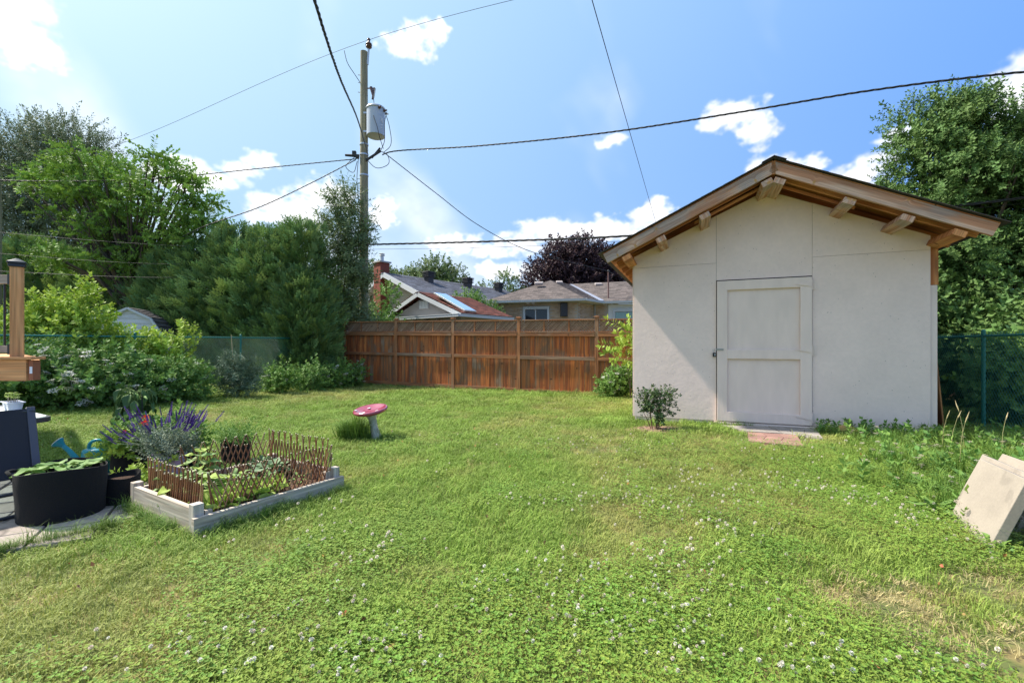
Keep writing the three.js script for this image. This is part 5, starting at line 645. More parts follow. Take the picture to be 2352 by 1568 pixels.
// ---------- patio paving ----------
const paveM = [[150, 138, 128], [160, 150, 140], [140, 128, 120]].map((c, i) => std([1, 1, 1], 0.9, { map: tex(256, 256, (u, v) => { const a = fbm(u * 8, v * 8, 4, 61 + i, 8, 8), b = fbm(u * 60, v * 60, 2, 65, 60, 60), e = Math.min(Math.abs(noise(u * 4, v * 4, 71 + i, 4, 4) - 0.5) * 26, 1); return c.map((q) => q * (0.86 + 0.18 * a + 0.1 * b) * (0.72 + 0.28 * e)); }, [1.2, 1.2]), bumpMap: tex(256, 256, (u, v) => [Math.min(Math.abs(noise(u * 4, v * 4, 71 + i, 4, 4) - 0.5) * 26, 1) * 200 + 40 * fbm(u * 40, v * 40, 2, 3, 40, 40)], [1.2, 1.2], false), bumpScale: 0.006 }));
{
  const t = new THREE.Group(); t.name = 'patio_paving'; t.userData.kind = 'structure'; scene.add(t); const R = rng(160), c = Math.cos(0.55), s = Math.sin(0.55), S = 0.3;
  for (let i = -9; i < 14; i++) for (let j = -9; j < 10; j++) { const x = -4.2 + (i * c + j * s) * S, z = -3.4 + (-i * s + j * c) * S; if (![[0, 0], [-0.06, 0], [-0.04, -0.04]].some((q) => inPoly(PATIO, x + q[0], z + q[1]))) continue; const g = box(S - 0.014, 0.05, S - 0.014, 0, -0.036, 0, { b: 0.006 }), m = part('paver', g, paveM[Math.floor(R() * 3)], t); m.position.set(x, ground(x, z) + 0.012 + (R() - 0.5) * 0.006, z); m.rotation.set((R() - 0.5) * 0.02, 0.55, (R() - 0.5) * 0.02); }
}
// slabs before the shed door
{
  const slabM = (c, sd) => std([1, 1, 1], 0.9, { map: tex(256, 256, (u, v) => { const a = fbm(u * 8, v * 8, 4, sd, 8, 8), b = fbm(u * 70, v * 70, 2, sd + 4, 70, 70); return c.map((q) => q * (0.84 + 0.2 * a + 0.12 * b)); }, [1.3, 1.3]) });
  const quad = (name, label, P, y, m, n) => { // a slab of interlocking blocks inside four corners
    const cx = P.reduce((a, p) => a + p[0], 0) / 4, cz = P.reduce((a, p) => a + p[1], 0) / 4, gy = ground(cx, cz) + y, t = thing(name, label, 'paving slab', [cx, gy, cz]), e = (f, k) => { const a = [lerp(P[0][0], P[1][0], f), lerp(P[0][1], P[1][1], f)], b = [lerp(P[3][0], P[2][0], f), lerp(P[3][1], P[2][1], f)]; return [lerp(a[0], b[0], k) - cx, lerp(a[1], b[1], k) - cz]; };
    for (let i = 0; i < n[0]; i++) for (let j = 0; j < n[1]; j++) { const o = 0.012, f0 = i / n[0] + (i ? o : 0), f1 = (i + 1) / n[0], k0 = j / n[1] + (j ? o : 0), k1 = (j + 1) / n[1], jog = (j % 2 ? 0.04 : -0.04), q = [[clamp(f0 + (i ? jog : 0)), k0], [clamp(f1 - o * 0 + (i < n[0] - 1 ? jog : 0)), k0], [clamp(f1 - (i < n[0] - 1 ? jog : 0)), k1], [clamp(f0 - (i ? jog : 0)), k1]].map(([a, b]) => e(a, b)); const g = prism(q.map((p) => [p[0], -p[1]]), 0.045, -0.03); g.rotateX(-Math.PI / 2); part('block', g, m[(i + j) % m.length], t); }
  };
  const grey = [slabM([146, 138, 131], 3), slabM([138, 130, 124], 9)], red = [slabM([146, 112, 100], 5), slabM([138, 104, 94], 8)];
  quad('paving_slab', 'grey interlocking slab under the shed door latch side', [[3.04, -6.56], [3.64, -6.47], [3.55, -5.93], [3.16, -6.07]], 0.012, grey, [3, 2]);
  quad('paving_slab', 'grey interlocking slab under the shed door hinge side', [[3.66, -6.46], [4.26, -6.38], [3.85, -5.6], [3.57, -5.92]], 0.014, grey, [3, 3]);
  quad('paving_slab', 'faded red interlocking slab in front of the grey slabs', [[3.15, -6.05], [3.68, -5.85], [3.34, -5.17], [2.86, -5.47]], 0.006, red, [3, 3]);
}
// concrete slabs leaning in the weeds
{
  const con = std([1, 1, 1], 0.9, { map: tex(512, 512, (u, v) => { const a = fbm(u * 5, v * 5, 5, 15, 5, 5), b = fbm(u * 90, v * 90, 2, 16, 90, 90), st = sstep(0.62, 0.75, fbm(u * 9 + 3, v * 9, 3, 19, 9, 9)); return [152, 142, 130].map((q) => q * (0.88 + 0.14 * a + 0.06 * b) * (1 - 0.07 * st)); }, [1.2, 1.2]), bumpMap: tex(256, 256, (u, v) => [fbm(u * 60, v * 60, 3, 8, 60, 60) * 255], [2, 2], false), bumpScale: 0.0007 });
  // each stands on one edge running (−0.435, 0, 0.9) and leans to the right
  const lean = (label, x, y, z, w, h, tilt, yaw) => { const t = thing('concrete_slab', label, 'slab', [x, y, z], yaw, 'concrete slabs leaning in the weeds'); const g = box(w, h, 0.055, 0, 0, -0.03, { b: 0.005 }); g.rotateX(-tilt); part('slab_block', g, con, t); };
  const yaw = Math.atan2(-0.9, -0.435); // face towards the left of the yard
  lean('square beige concrete slab leaning foremost in the weeds', 2.93, -0.02, -2.93, 0.54, 0.49, 0.36, yaw); lean('square beige concrete slab just behind the foremost one', 3.04, -0.02, -3.04, 0.54, 0.5, 0.38, yaw); lean('square beige concrete slab at the back of the leaning row', 3.26, -0.02, -3.13, 0.54, 0.5, 0.46, yaw + 0.06);
}
// ---------- pots, planters and plants ----------
const felt = std([0.0045, 0.0045, 0.0052], 0.95, { bumpMap: tex(128, 128, (u, v) => [fbm(u * 50, v * 50, 2, 3, 50, 50) * 255], [8, 8], false), bumpScale: 0.002 });
const gy = (x, z) => ground(x, z) + 0.026;
function bag(name, label, x, z, r, h, seed, o = {}) {
  const t = thing(name, label, 'planter', [x, gy(x, z), z], o.turn ?? 0), n = 48, m = 8, pos = [], idx = [];
  const prof = [[0, 0.004], [0.95, 0], [0.99, 0.03 * h], [1.0, 0.35 * h], [1.015, 0.7 * h], [1.03, h], [1.0, h + 0.003], [0.985, h - 0.01], [0.975, h * 0.78], [0, h * 0.77]];
  prof.forEach(([q, y], j) => { for (let i = 0; i <= n; i++) { const a = (i / n) * 6.2832, k = q === 0 ? 0 : r * q * (1 + 0.035 * (noise(Math.cos(a) * 2 + seed, Math.sin(a) * 2 + y * 3, 3) - 0.5) + (y > h * 0.5 ? 0.02 * Math.sin(a * 2 + seed) : 0)), yy = y + (j > 3 && j < 8 ? 0.014 * Math.sin(a * 2 + seed * 2) : 0); pos.push(Math.cos(a) * k * (o.sx ?? 1), yy, Math.sin(a) * k); if (i && j) { const b = (j - 1) * (n + 1) + i - 1, c = b + n + 1; idx.push(b, c, b + 1, b + 1, c, c + 1); } } });
  const g = new THREE.BufferGeometry(); g.setAttribute('position', new THREE.Float32BufferAttribute(pos, 3)); g.setIndex(idx); g.computeVertexNormals(); g.setAttribute('uv', new THREE.BufferAttribute(new Float32Array(pos.length / 3 * 2).map((_, i) => (i % 2 ? Math.floor(i / 2 / (n + 1)) * 0.06 : ((i / 2) % (n + 1)) / n * r * 6.28)), 2));
  part('bag_wall', g, o.mat ?? felt, t); const sl = part('soil', new THREE.CircleGeometry(r * 0.965, 32).rotateX(-Math.PI / 2).translate(0, h * 0.8, 0), soilDark, t); sl.scale.x = o.sx ?? 1;
  if (o.handle) for (const a of [].concat(o.handle)) { const p = (da, y, k) => [Math.cos(a + da) * r * k, y, Math.sin(a + da) * r * k]; part('handle', (() => { const g2 = tube([p(-0.28, h * 0.86, 1.03), p(-0.2, h * 0.98, 1.12), p(0, h * 1.0, 1.2), p(0.2, h * 0.98, 1.12), p(0.28, h * 0.86, 1.03)], 0.011, 16, 6); return g2; })(), felt, t); }
  return t;
}
// big grow bag with squash
bag('grow_bag', 'large black fabric grow bag planted with squash on the pavers', -3.15, -3.17, 0.225, 0.335, 3, { sx: 1.03, handle: [2.6] });
{ const t = thing('squash_plant', 'squash seedlings with broad leaves in the large grow bag', 'squash plant', [-3.15, gy(-3.15, -3.17) + 0.25, -3.17]), R = rng(171); for (let i = 0; i < 24; i++) { const a = i * 2.4, r = 0.17 * Math.sqrt((i + 0.5) / 24), y = 0.05 + 0.045 * R(); part('leaf_stalk', rod([Math.sin(a) * r * 0.6, 0, Math.cos(a) * r * 0.6], [Math.sin(a) * r, y, Math.cos(a) * r], 0.003, 0.002, 5), stalkM, t); putLeaf(t, LG.heart[i % 3], LM.squash[i % 3], [Math.sin(a) * r, y, Math.cos(a) * r], a + (R() - 0.5) * 2, -0.25 + (R() - 0.5) * 0.5, 0.075 + R() * 0.035); } }
bag('grow_bag', 'small black fabric pot tucked against the bed corner post', -3.0, -3.46, 0.125, 0.2, 5, { handle: [2.9] });
bag('plant_pot', 'black fabric pot of leafy flowers on the pavers', -3.6, -4.25, 0.135, 0.22, 7);
bag('plant_pot', 'black fabric pot with herbs behind the back trellis', -2.82, -4.62, 0.13, 0.24, 9);
bag('plant_pot', 'black pot holding the tall pepper plant', -3.92, -4.7, 0.15, 0.22, 11);
bag('plant_pot', 'black pot behind the lavender', -3.3, -4.5, 0.15, 0.2, 12);
{ const R = rng(180); // foliage in pots
  const fill = (name, label, cat, x, z, y, w, h, n, m, g, s, sd, o = {}) => { const t = thing(name, label, cat, [x, gy(x, z) + y, z]); const q = crownPoints([[0, h * 0.35, 0, w, h * 0.55, w]], n, rng(sd), { size: s, lift: 0.8, minY: 0, ...o }); const st = []; for (let i = 0; i < 8; i++) { const a = i * 0.8; st.push(taper([[0, -0.03, 0], [Math.cos(a) * w * 0.6, h * 0.5, Math.sin(a) * w * 0.6]], [0.004, 0.002], 5)); } part('stems', merge(st), stalkM, t); scatter('foliage', g, m, q, t); return t; };
  const ger = fill('geranium', 'leafy bedding plant with red flower heads in the black pot', 'flowers', -3.57, -4.26, 0.19, 0.15, 0.26, 120, M.herb, spRound, 0.12, 181);
  const red = leafMat([0.75, 0.05, 0.02], 0.2, 0.6), gPet = (() => { const out = [], r = rng(5); for (let i = 0; i < 34; i++) { const d = V(r() * 2 - 1, r() * 1.6 - 0.5, r() * 2 - 1).normalize(); leafTo(out, d.clone().multiplyScalar(0.014), d.clone().add(V(0, 0.3, 0)).normalize(), d.clone().cross(V(0.2, 1, 0.1)).normalize(), 0.017, 0.017, 0.1); } return soup(out); })();
  for (const [x, y, z] of [[0.16, 0.33, 0.05], [0.2, 0.29, 0.1], [0.11, 0.27, 0.02], [0.02, 0.21, 0.12]]) { const f = part('flower_head', gPet, red, ger); f.position.set(x, y, z); f.scale.setScalar(y > 0.25 ? 1.0 : 0.7); }
  fill('herb_plant', 'trailing light green herb spilling beside the watering can', 'herb', -3.64, -4.2, 0.17, 0.1, 0.15, 70, M.ninebark, spBroad, 0.13, 182, { lift: 0.2 });
  fill('herb_plant', 'fine green herb in the pot behind the back trellis', 'herb', -2.82, -4.62, 0.19, 0.14, 0.16, 130, M.herb, spFine, 0.12, 183);
  fill('herb_plant', 'young green foliage in the pot behind the lavender', 'herb', -3.3, -4.5, 0.16, 0.17, 0.3, 150, M.herb, spBroad, 0.14, 184);
  fill('ground_weed', 'bright jagged weed sprouting between pot and bed', 'weed', -3.12, -3.88, -0.03, 0.14, 0.17, 34, M.ninebark, spFlat, 0.17, 185, { lift: 0.4 });
  // lavender in a lilac pot
  const x = -3.06, z = -4.02, pot = thing('plant_pot', 'lilac pot holding the lavender behind the bed', 'planter', [x, gy(x, z), z]);
  part('pot_wall', lathe([[0, 0.003], [0.1, 0], [0.105, 0.01], [0.128, 0.19], [0.14, 0.192], [0.14, 0.222], [0.128, 0.222], [0.124, 0.19], [0, 0.185]], 36), std([0.34, 0.26, 0.46], 0.5), pot); part('soil', new THREE.CircleGeometry(0.12, 24).rotateX(-Math.PI / 2).translate(0, 0.195, 0), soilDark, pot);
  const lav = thing('lavender', 'lavender bush with purple flower spikes in the lilac pot', 'lavender', [x, gy(x, z) + 0.19, z]); scatter('foliage', spFine, leafMat([0.19, 0.235, 0.16], 0.15), crownPoints([[0, 0.08, 0, 0.18, 0.11, 0.17]], 260, rng(187), { size: 0.12, lift: 1, minY: 0 }), lav);
  const gSpike = (() => { const out = [], r = rng(9); for (let k = 0; k < 9; k++) for (let i = 0; i < 6; i++) { const a = i * 1.05 + k * 0.5, d = V(Math.cos(a), 0.9, Math.sin(a)).normalize(); leafTo(out, V(0, k * 0.0075, 0), d, V(-Math.sin(a), 0, Math.cos(a)), 0.0105 * (1 - k * 0.05) * (0.8 + 0.4 * r()), 0.0075, 0.15); } return soup(out); })(), purple = [leafMat([0.13, 0.06, 0.3], 0.15, 0.7), leafMat([0.10, 0.045, 0.22], 0.15, 0.7), leafMat([0.19, 0.1, 0.38], 0.15, 0.7)], stalk = std([0.2, 0.26, 0.16]);
  for (let i = 0; i < 74; i++) { const right = i % 5 < 2, a = right ? -0.2 + R() * 1.3 - 0.6 : 3.3 + (R() - 0.5) * 2.6, el = right ? 0.55 + R() * 0.7 : 0.15 + R() * 0.85, L = 0.22 + R() * 0.17, d = V(Math.cos(a) * Math.cos(el), Math.sin(el), Math.sin(a) * Math.cos(el)), b = V((R() - 0.5) * 0.16, 0.08, (R() - 0.5) * 0.14), e = b.clone().addScaledVector(d, L); const s = part('flower_stalk', taper([b.toArray(), b.clone().lerp(e, 0.5).add(V(0, 0.02, 0)).toArray(), e.toArray()], [0.0016, 0.0014, 0.0012], 4), stalk, lav), f = part('flower_spike', gSpike, purple[i % 3], s); f.position.copy(e); f.quaternion.setFromUnitVectors(V(0, 1, 0), d.clone().add(V(0, 0.5, 0)).normalize()); f.scale.setScalar(1.25 + R() * 0.7); }
  // pepper plant with drooping leaves on a cage
  const pp = thing('pepper_plant', 'tall dark plant with drooping leaves tied to a stake', 'plant', [-3.92, gy(-3.92, -4.7) + 0.1, -4.7]); part('stem', taper([[0, -0.03, 0], [0.01, 0.3, 0], [-0.01, 0.62, 0]], [0.009, 0.007, 0.004], 7), stalkM, pp); part('support_stake', rod([0.13, -0.06, 0.05], [0.1, 0.6, 0.03], 0.006, 0.006, 6), std([0.02, 0.02, 0.02], 0.5), pp);
  for (let i = 0; i < 130; i++) { const y = 0.02 + 0.64 * Math.pow(R(), 0.8), a = R() * 6.28, r = 0.05 + 0.1 * R(); putLeaf(pp, LG.droop[i % 3], LM.pepper[i % 3], [Math.sin(a) * r, y, Math.cos(a) * r], a, 1.2 + (R() - 0.5) * 0.5, 0.1 + R() * 0.06); part('leaf_stalk', rod([0, Math.max(0, y - 0.03), 0], [Math.sin(a) * r, y, Math.cos(a) * r], 0.0025, 0.002, 4), stalkM, pp); }
  for (let i = 0; i < 10; i++) { const a = R() * 6.28, r = 0.02 + R() * 0.1; putLeaf(pp, LG.long[i % 2], LM.weed[1], [Math.sin(a) * r, 0.56 + R() * 0.08, Math.cos(a) * r], a, -0.3 + R() * 1.1, 0.07 + R() * 0.03); }
}
// watering can
{
  const t = thing('watering_can', 'teal plastic watering can behind the large grow bag', 'watering can', [-3.9, gy(-3.9, -4.24), -4.24], 0.3), teal = std([0.008, 0.23, 0.29], 0.32);
  part('can_body', (() => { const g = lathe([[0, 0], [0.1, 0], [0.105, 0.008], [0.098, 0.09], [0.09, 0.19], [0.088, 0.212], [0.08, 0.226], [0.05, 0.236], [0, 0.238]], 36); g.scale(1.18, 1, 0.82); return g; })(), teal, t);
  part('spout', taper([[-0.09, 0.05, 0], [-0.14, 0.13, 0], [-0.2, 0.22, 0], [-0.25, 0.275, 0]], [0.034, 0.027, 0.02, 0.018], 14), teal, t);
  part('rose', (() => { const g = lathe([[0.018, 0], [0.03, 0.025], [0.05, 0.05], [0.052, 0.058], [0, 0.062]], 24); g.rotateZ(0.85); return g.translate(-0.245, 0.27, 0); })(), teal, t); part('rose_plate', (() => { const g = lathe([[0, 0.066], [0.049, 0.06], [0.052, 0.054]], 24); g.rotateZ(0.85); return g.translate(-0.247, 0.272, 0); })(), std([0.55, 0.55, 0.54], 0.5), t);
  part('handle', tube([[-0.055, 0.225, 0], [-0.045, 0.28, 0], [0, 0.307, 0], [0.055, 0.295, 0], [0.095, 0.255, 0], [0.115, 0.19, 0], [0.105, 0.1, 0]], 0.014, 36, 10), teal, t);
  part('filler_collar', (() => { const g = lathe([[0.03, 0], [0.038, 0.03], [0.034, 0.034], [0.026, 0.005], [0, 0.004]], 24); g.rotateZ(-0.4); return g.translate(0.05, 0.23, 0); })(), teal, t);
}
// ---------- patio table, chair, seed trays ----------
const frameM = std([0.035, 0.037, 0.046], 0.4), railM = std([0.09, 0.09, 0.11], 0.35, { metalness: 0.4 });
{
  const t = thing('patio_table', 'patio table with frosted glass top and dark frame', 'table', [-4.46, gy(-4.46, -3.56), -3.56], -0.535), W = 1.5, Dp = 0.86, H = 0.62, rr = 0.09;
  const outline = (w, d, r) => { const s = new THREE.Shape(), a = w / 2, b = d / 2; s.moveTo(-a + r, -b); s.lineTo(a - r, -b); s.absarc(a - r, -b + r, r, -Math.PI / 2, 0); s.lineTo(a, b - r); s.absarc(a - r, b - r, r, 0, Math.PI / 2); s.lineTo(-a + r, b); s.absarc(-a + r, b - r, r, Math.PI / 2, Math.PI); s.lineTo(-a, -b + r); s.absarc(-a + r, -b + r, r, Math.PI, Math.PI * 1.5); return s; };
  const rim = outline(W, Dp, rr); rim.holes.push(outline(W - 0.05, Dp - 0.05, rr - 0.02)); part('table_rim', new THREE.ExtrudeGeometry(rim, { depth: 0.03, bevelEnabled: true, bevelSize: 0.004, bevelThickness: 0.004, bevelSegments: 2, curveSegments: 10 }).rotateX(-Math.PI / 2).translate(0, H - 0.034, 0), frameM, t);
  part('glass_top', new THREE.ExtrudeGeometry(outline(W - 0.04, Dp - 0.04, rr - 0.02), { depth: 0.006, bevelEnabled: false, curveSegments: 10 }).rotateX(-Math.PI / 2).translate(0, H + 0.0, 0), new THREE.MeshPhysicalMaterial({ color: new THREE.Color().setRGB(0.8, 0.88, 0.85), roughness: 0.45, transmission: 0.85, thickness: 0, side: THREE.DoubleSide, bumpMap: tex(128, 128, (u, v) => [fbm(u * 24, v * 24, 3, 4, 24, 24) * 255], [10, 10], false), bumpScale: 0.002 }), t);
  for (const [x, z] of [[-1, -1], [1, -1], [-1, 1], [1, 1]]) part('leg', taper([[x * (W / 2 - 0.16), 0, z * (Dp / 2 - 0.14)], [x * (W / 2 - 0.14), H - 0.03, z * (Dp / 2 - 0.12)]], [0.016, 0.016], 10), frameM, t);
  part('apron', merge([bar([-W / 2 + 0.1, H - 0.06, Dp / 2 - 0.1], [W / 2 - 0.1, H - 0.06, Dp / 2 - 0.1], 0.025, 0.04), bar([-W / 2 + 0.1, H - 0.06, -Dp / 2 + 0.1], [W / 2 - 0.1, H - 0.06, -Dp / 2 + 0.1], 0.025, 0.04)]), frameM, t);
  const y0 = gy(-4.46, -3.56) + H + 0.007;
  [[-4.07, -3.7, 'pale seed tray with seedlings at the table corner'], [-4.17, -3.765, 'pale seed tray beside the corner tray on the glass table']].forEach(([x, z, lb], i) => { const s = thing('seed_tray', lb, 'seed tray', [x, y0, z], -0.535, 'seed trays on the patio table'), pm = std([0.56, 0.58, 0.66], 0.5); const cup = new THREE.CylinderGeometry(0.062, 0.044, 0.085, 4, 1, true).rotateY(Math.PI / 4).translate(0, 0.0425, 0), base = new THREE.PlaneGeometry(0.062, 0.062).rotateX(-Math.PI / 2).translate(0, 0.002, 0); part('cup', merge([cup, base, box(0.108, 0.006, 0.012, 0, 0.082, 0.048), box(0.108, 0.006, 0.012, 0, 0.082, -0.048), box(0.012, 0.006, 0.1, 0.05, 0.0825, 0), box(0.012, 0.006, 0.1, -0.05, 0.0825, 0)]), pm, s); part('soil', new THREE.PlaneGeometry(0.076, 0.076).rotateX(-Math.PI / 2).translate(0, 0.07, 0), soilDark, s);
    const R = rng(190 + i); for (let k = 0; k < 9; k++) { const px = (R() - 0.5) * 0.06, pz = (R() - 0.5) * 0.05, h = 0.05 + R() * 0.04; const st = part('seedling', rod([px, 0.068, pz], [px + (R() - 0.5) * 0.01, 0.07 + h, pz], 0.0013, 0.001, 4), std([0.35, 0.3, 0.2]), s); for (const q of [0, 3.1]) putLeaf(st, LG.oval[k % 3], LM.lettuce[k % 3], [px, 0.07 + h, pz], q + R(), -0.2, 0.03); } });
}
{ // sling chair with its back to the lawn
  const x = -3.68, z = -3.15, t = thing('patio_chair', 'dark sling patio chair beside the glass table', 'chair', [x, gy(x, z), z], 1.035), sling = std([0.022, 0.024, 0.036], 0.8, { bumpMap: tex(128, 128, (u, v) => [((Math.sin(u * 6.283 * 32) * Math.sin(v * 6.283 * 32)) * 0.5 + 0.5) * 255], [12, 12], false), bumpScale: 0.001 });
  t.scale.setScalar(1.06); const P = (pts, r, n) => part(n, tube(pts, r, 30, 8), frameM, t);
  for (const s of [-1, 1]) { const X = s * 0.24; part('back_post', bar([X, 0.26, 0.02], [X - s * 0.012, 0.69, -0.06], 0.045, 0.022, { b: 0.004 }), railM, t); P([[X, 0.28, 0.02], [X + 0.02, 0.14, -0.1], [X + 0.03, 0.02, -0.16]], 0.012, 'leg'); P([[X, 0.28, 0.05], [X, 0.12, 0.18], [X, 0.014, 0.22]], 0.012, 'leg'); P([[X, 0.014, 0.22], [X + 0.015, 0.014, 0.02], [X + 0.03, 0.016, -0.16]], 0.012, 'runner'); }
  P([[-0.25, 0.015, 0.22], [0, 0.015, 0.225], [0.25, 0.015, 0.22]], 0.012, 'cross_bar'); P([[-0.25, 0.14, 0.13], [0, 0.14, 0.135], [0.25, 0.14, 0.13]], 0.012, 'cross_bar'); P([[-0.25, 0.66, -0.052], [0, 0.665, -0.055], [0.25, 0.66, -0.052]], 0.011, 'top_bar');
  part('sling_back', (() => { const g = new THREE.PlaneGeometry(0.46, 0.46, 8, 8), p = g.attributes.position; for (let i = 0; i < p.count; i++) { const yy = p.getY(i) + 0.23; p.setXYZ(i, p.getX(i), 0.22 + yy, 0.03 - yy * 0.18 + 0.02 * (1 - (p.getX(i) / 0.23) ** 2)); } g.computeVertexNormals(); return g; })(), sling, t);
}
// ---------- deck corner with post and railing ----------
{
  const t = thing('wooden_deck', 'corner of a new cedar deck with railing post', 'deck', [-4.57, 0, -4.3]), new1 = std([1, 1, 1], 0.75, { map: woodTex([[206, 150, 98], [190, 132, 82], [212, 164, 116]], 131, { knots: 4, knot: [120, 70, 40] }) }), greyW = std([1, 1, 1], 0.8, { map: woodTex([[158, 140, 124], [140, 122, 106], [172, 156, 142]], 133, { knots: 2 }) }), blk = std([0.018, 0.02, 0.026], 0.4), rimM = std([0.3, 0.1, 0.045], 0.7);
  part('front_rim', box(3.0, 0.2, 0.038, -1.5 - 0.03, 0.88, 0, { swap: true, b: 0.003 }), new1, t); part('rim_end', box(0.04, 0.19, 0.07, 0.0, 0.885, -0.03), rimM, t); part('price_tag', box(0.025, 0.065, 0.002, 0.005, 0.95, 0.0075), std([0.75, 0.75, 0.8], 0.5), t);
  for (let i = 0; i < 14; i++) { const w = 0.138, z = 0.03 - i * 0.143, e = 0.05 - i * 0.165 - (i ? 0.09 : 0); part('deck_board', box(3.0 + e, 0.025, w, -3.0 + (3.0 + e) / 2, 1.0825, z - w / 2 + 0.02, { swap: true, b: 0.003 }), new1, t); }
  part('side_rim', bar([-0.05, 0.98, -0.1], [-2.1, 0.98, -2.0], 0.038, 0.19), new1, t);
  for (const [x, z] of [[-2.6, -0.25], [-2.6, -1.7]]) part('support_post', box(0.1, 1.2, 0.1, x, -0.2, z), new1, t);
  const ps = part('railing_post', box(0.09, 0.86, 0.09, 0, 1.108, 0, { b: 0.003 }).rotateY(0.75).translate(-0.2, 0, -0.06), new1, t); part('post_cap', merge([box(0.115, 0.03, 0.115, 0, 1.968, 0, { b: 0.006 }), box(0.13, 0.02, 0.13, 0, 1.998, 0, { b: 0.006 }), new THREE.CylinderGeometry(0.012, 0.088, 0.034, 4).rotateY(Math.PI / 4).translate(0, 2.035, 0)]).rotateY(0.75).translate(-0.2, 0, -0.06), blk, ps);
  for (const [y, n] of [[1.85, 'top_rail'], [1.18, 'bottom_rail']]) { part(n, bar([-2.9, y, -0.06], [-0.262, y, -0.06], 0.04, n === 'top_rail' ? 0.085 : 0.07, { b: 0.003 }), greyW, t); part('rail_bracket', box(0.02, 0.1, 0.06, -0.252, y - 0.05, -0.06), blk, t); }
  for (let i = 0; i < 24; i++) part('baluster', rod([-0.32 - i * 0.1, 1.21, -0.06], [-0.32 - i * 0.1, 1.81, -0.06], 0.009, 0.009, 8), blk, t);
}
// ---------- mushroom bird bath ----------
{
  const t = thing('bird_bath', 'glazed pink mushroom-shaped bird bath on the lawn', 'bird bath', [-1.82, ground(-1.82, -5.9) - 0.01, -5.9]), R = rng(200);
  const glaze = new THREE.MeshPhysicalMaterial({ color: new THREE.Color().setRGB(0.30, 0.035, 0.075), roughness: 0.22, clearcoat: 1, clearcoatRoughness: 0.08, side: THREE.DoubleSide }), cream = std([0.52, 0.50, 0.42], 0.5), spot = new THREE.MeshPhysicalMaterial({ color: new THREE.Color().setRGB(0.75, 0.72, 0.74), roughness: 0.2, clearcoat: 1 });
  part('stem', taper([[0.06, 0, 0.02], [0.045, 0.06, 0.01], [0.02, 0.16, 0], [0, 0.26, 0], [-0.01, 0.33, 0]], [0.07, 0.062, 0.048, 0.05, 0.075], 22), cream, t);
  const tilt = (g) => { g.rotateZ(0.10); g.rotateX(0.16); return g.translate(-0.02, 0.345, 0); };
  const cap = part('cap', tilt(lathe([[0.0, 0.02], [0.09, 0.024], [0.15, 0.042], [0.19, 0.062], [0.208, 0.064], [0.219, 0.052], [0.222, 0.036], [0.212, 0.02], [0.195, 0.012]], 56)), glaze, t); part('gills', tilt(lathe([[0.196, 0.012], [0.16, 0.002], [0.09, -0.012], [0.06, -0.035]], 56)), cream, t);
  for (const [a, r, s] of [[2.4, 0.1, 0.026], [0.5, 0.12, 0.028], [3.0, 0.185, 0.018], [-2.0, 0.12, 0.02]]) part('white_spot', tilt(new THREE.SphereGeometry(s, 14, 8).scale(1, 0.16, 1).translate(Math.cos(a) * r, r > 0.15 ? 0.063 : 0.03 + (r - 0.09) * 0.28, Math.sin(a) * r)), spot, cap);
}
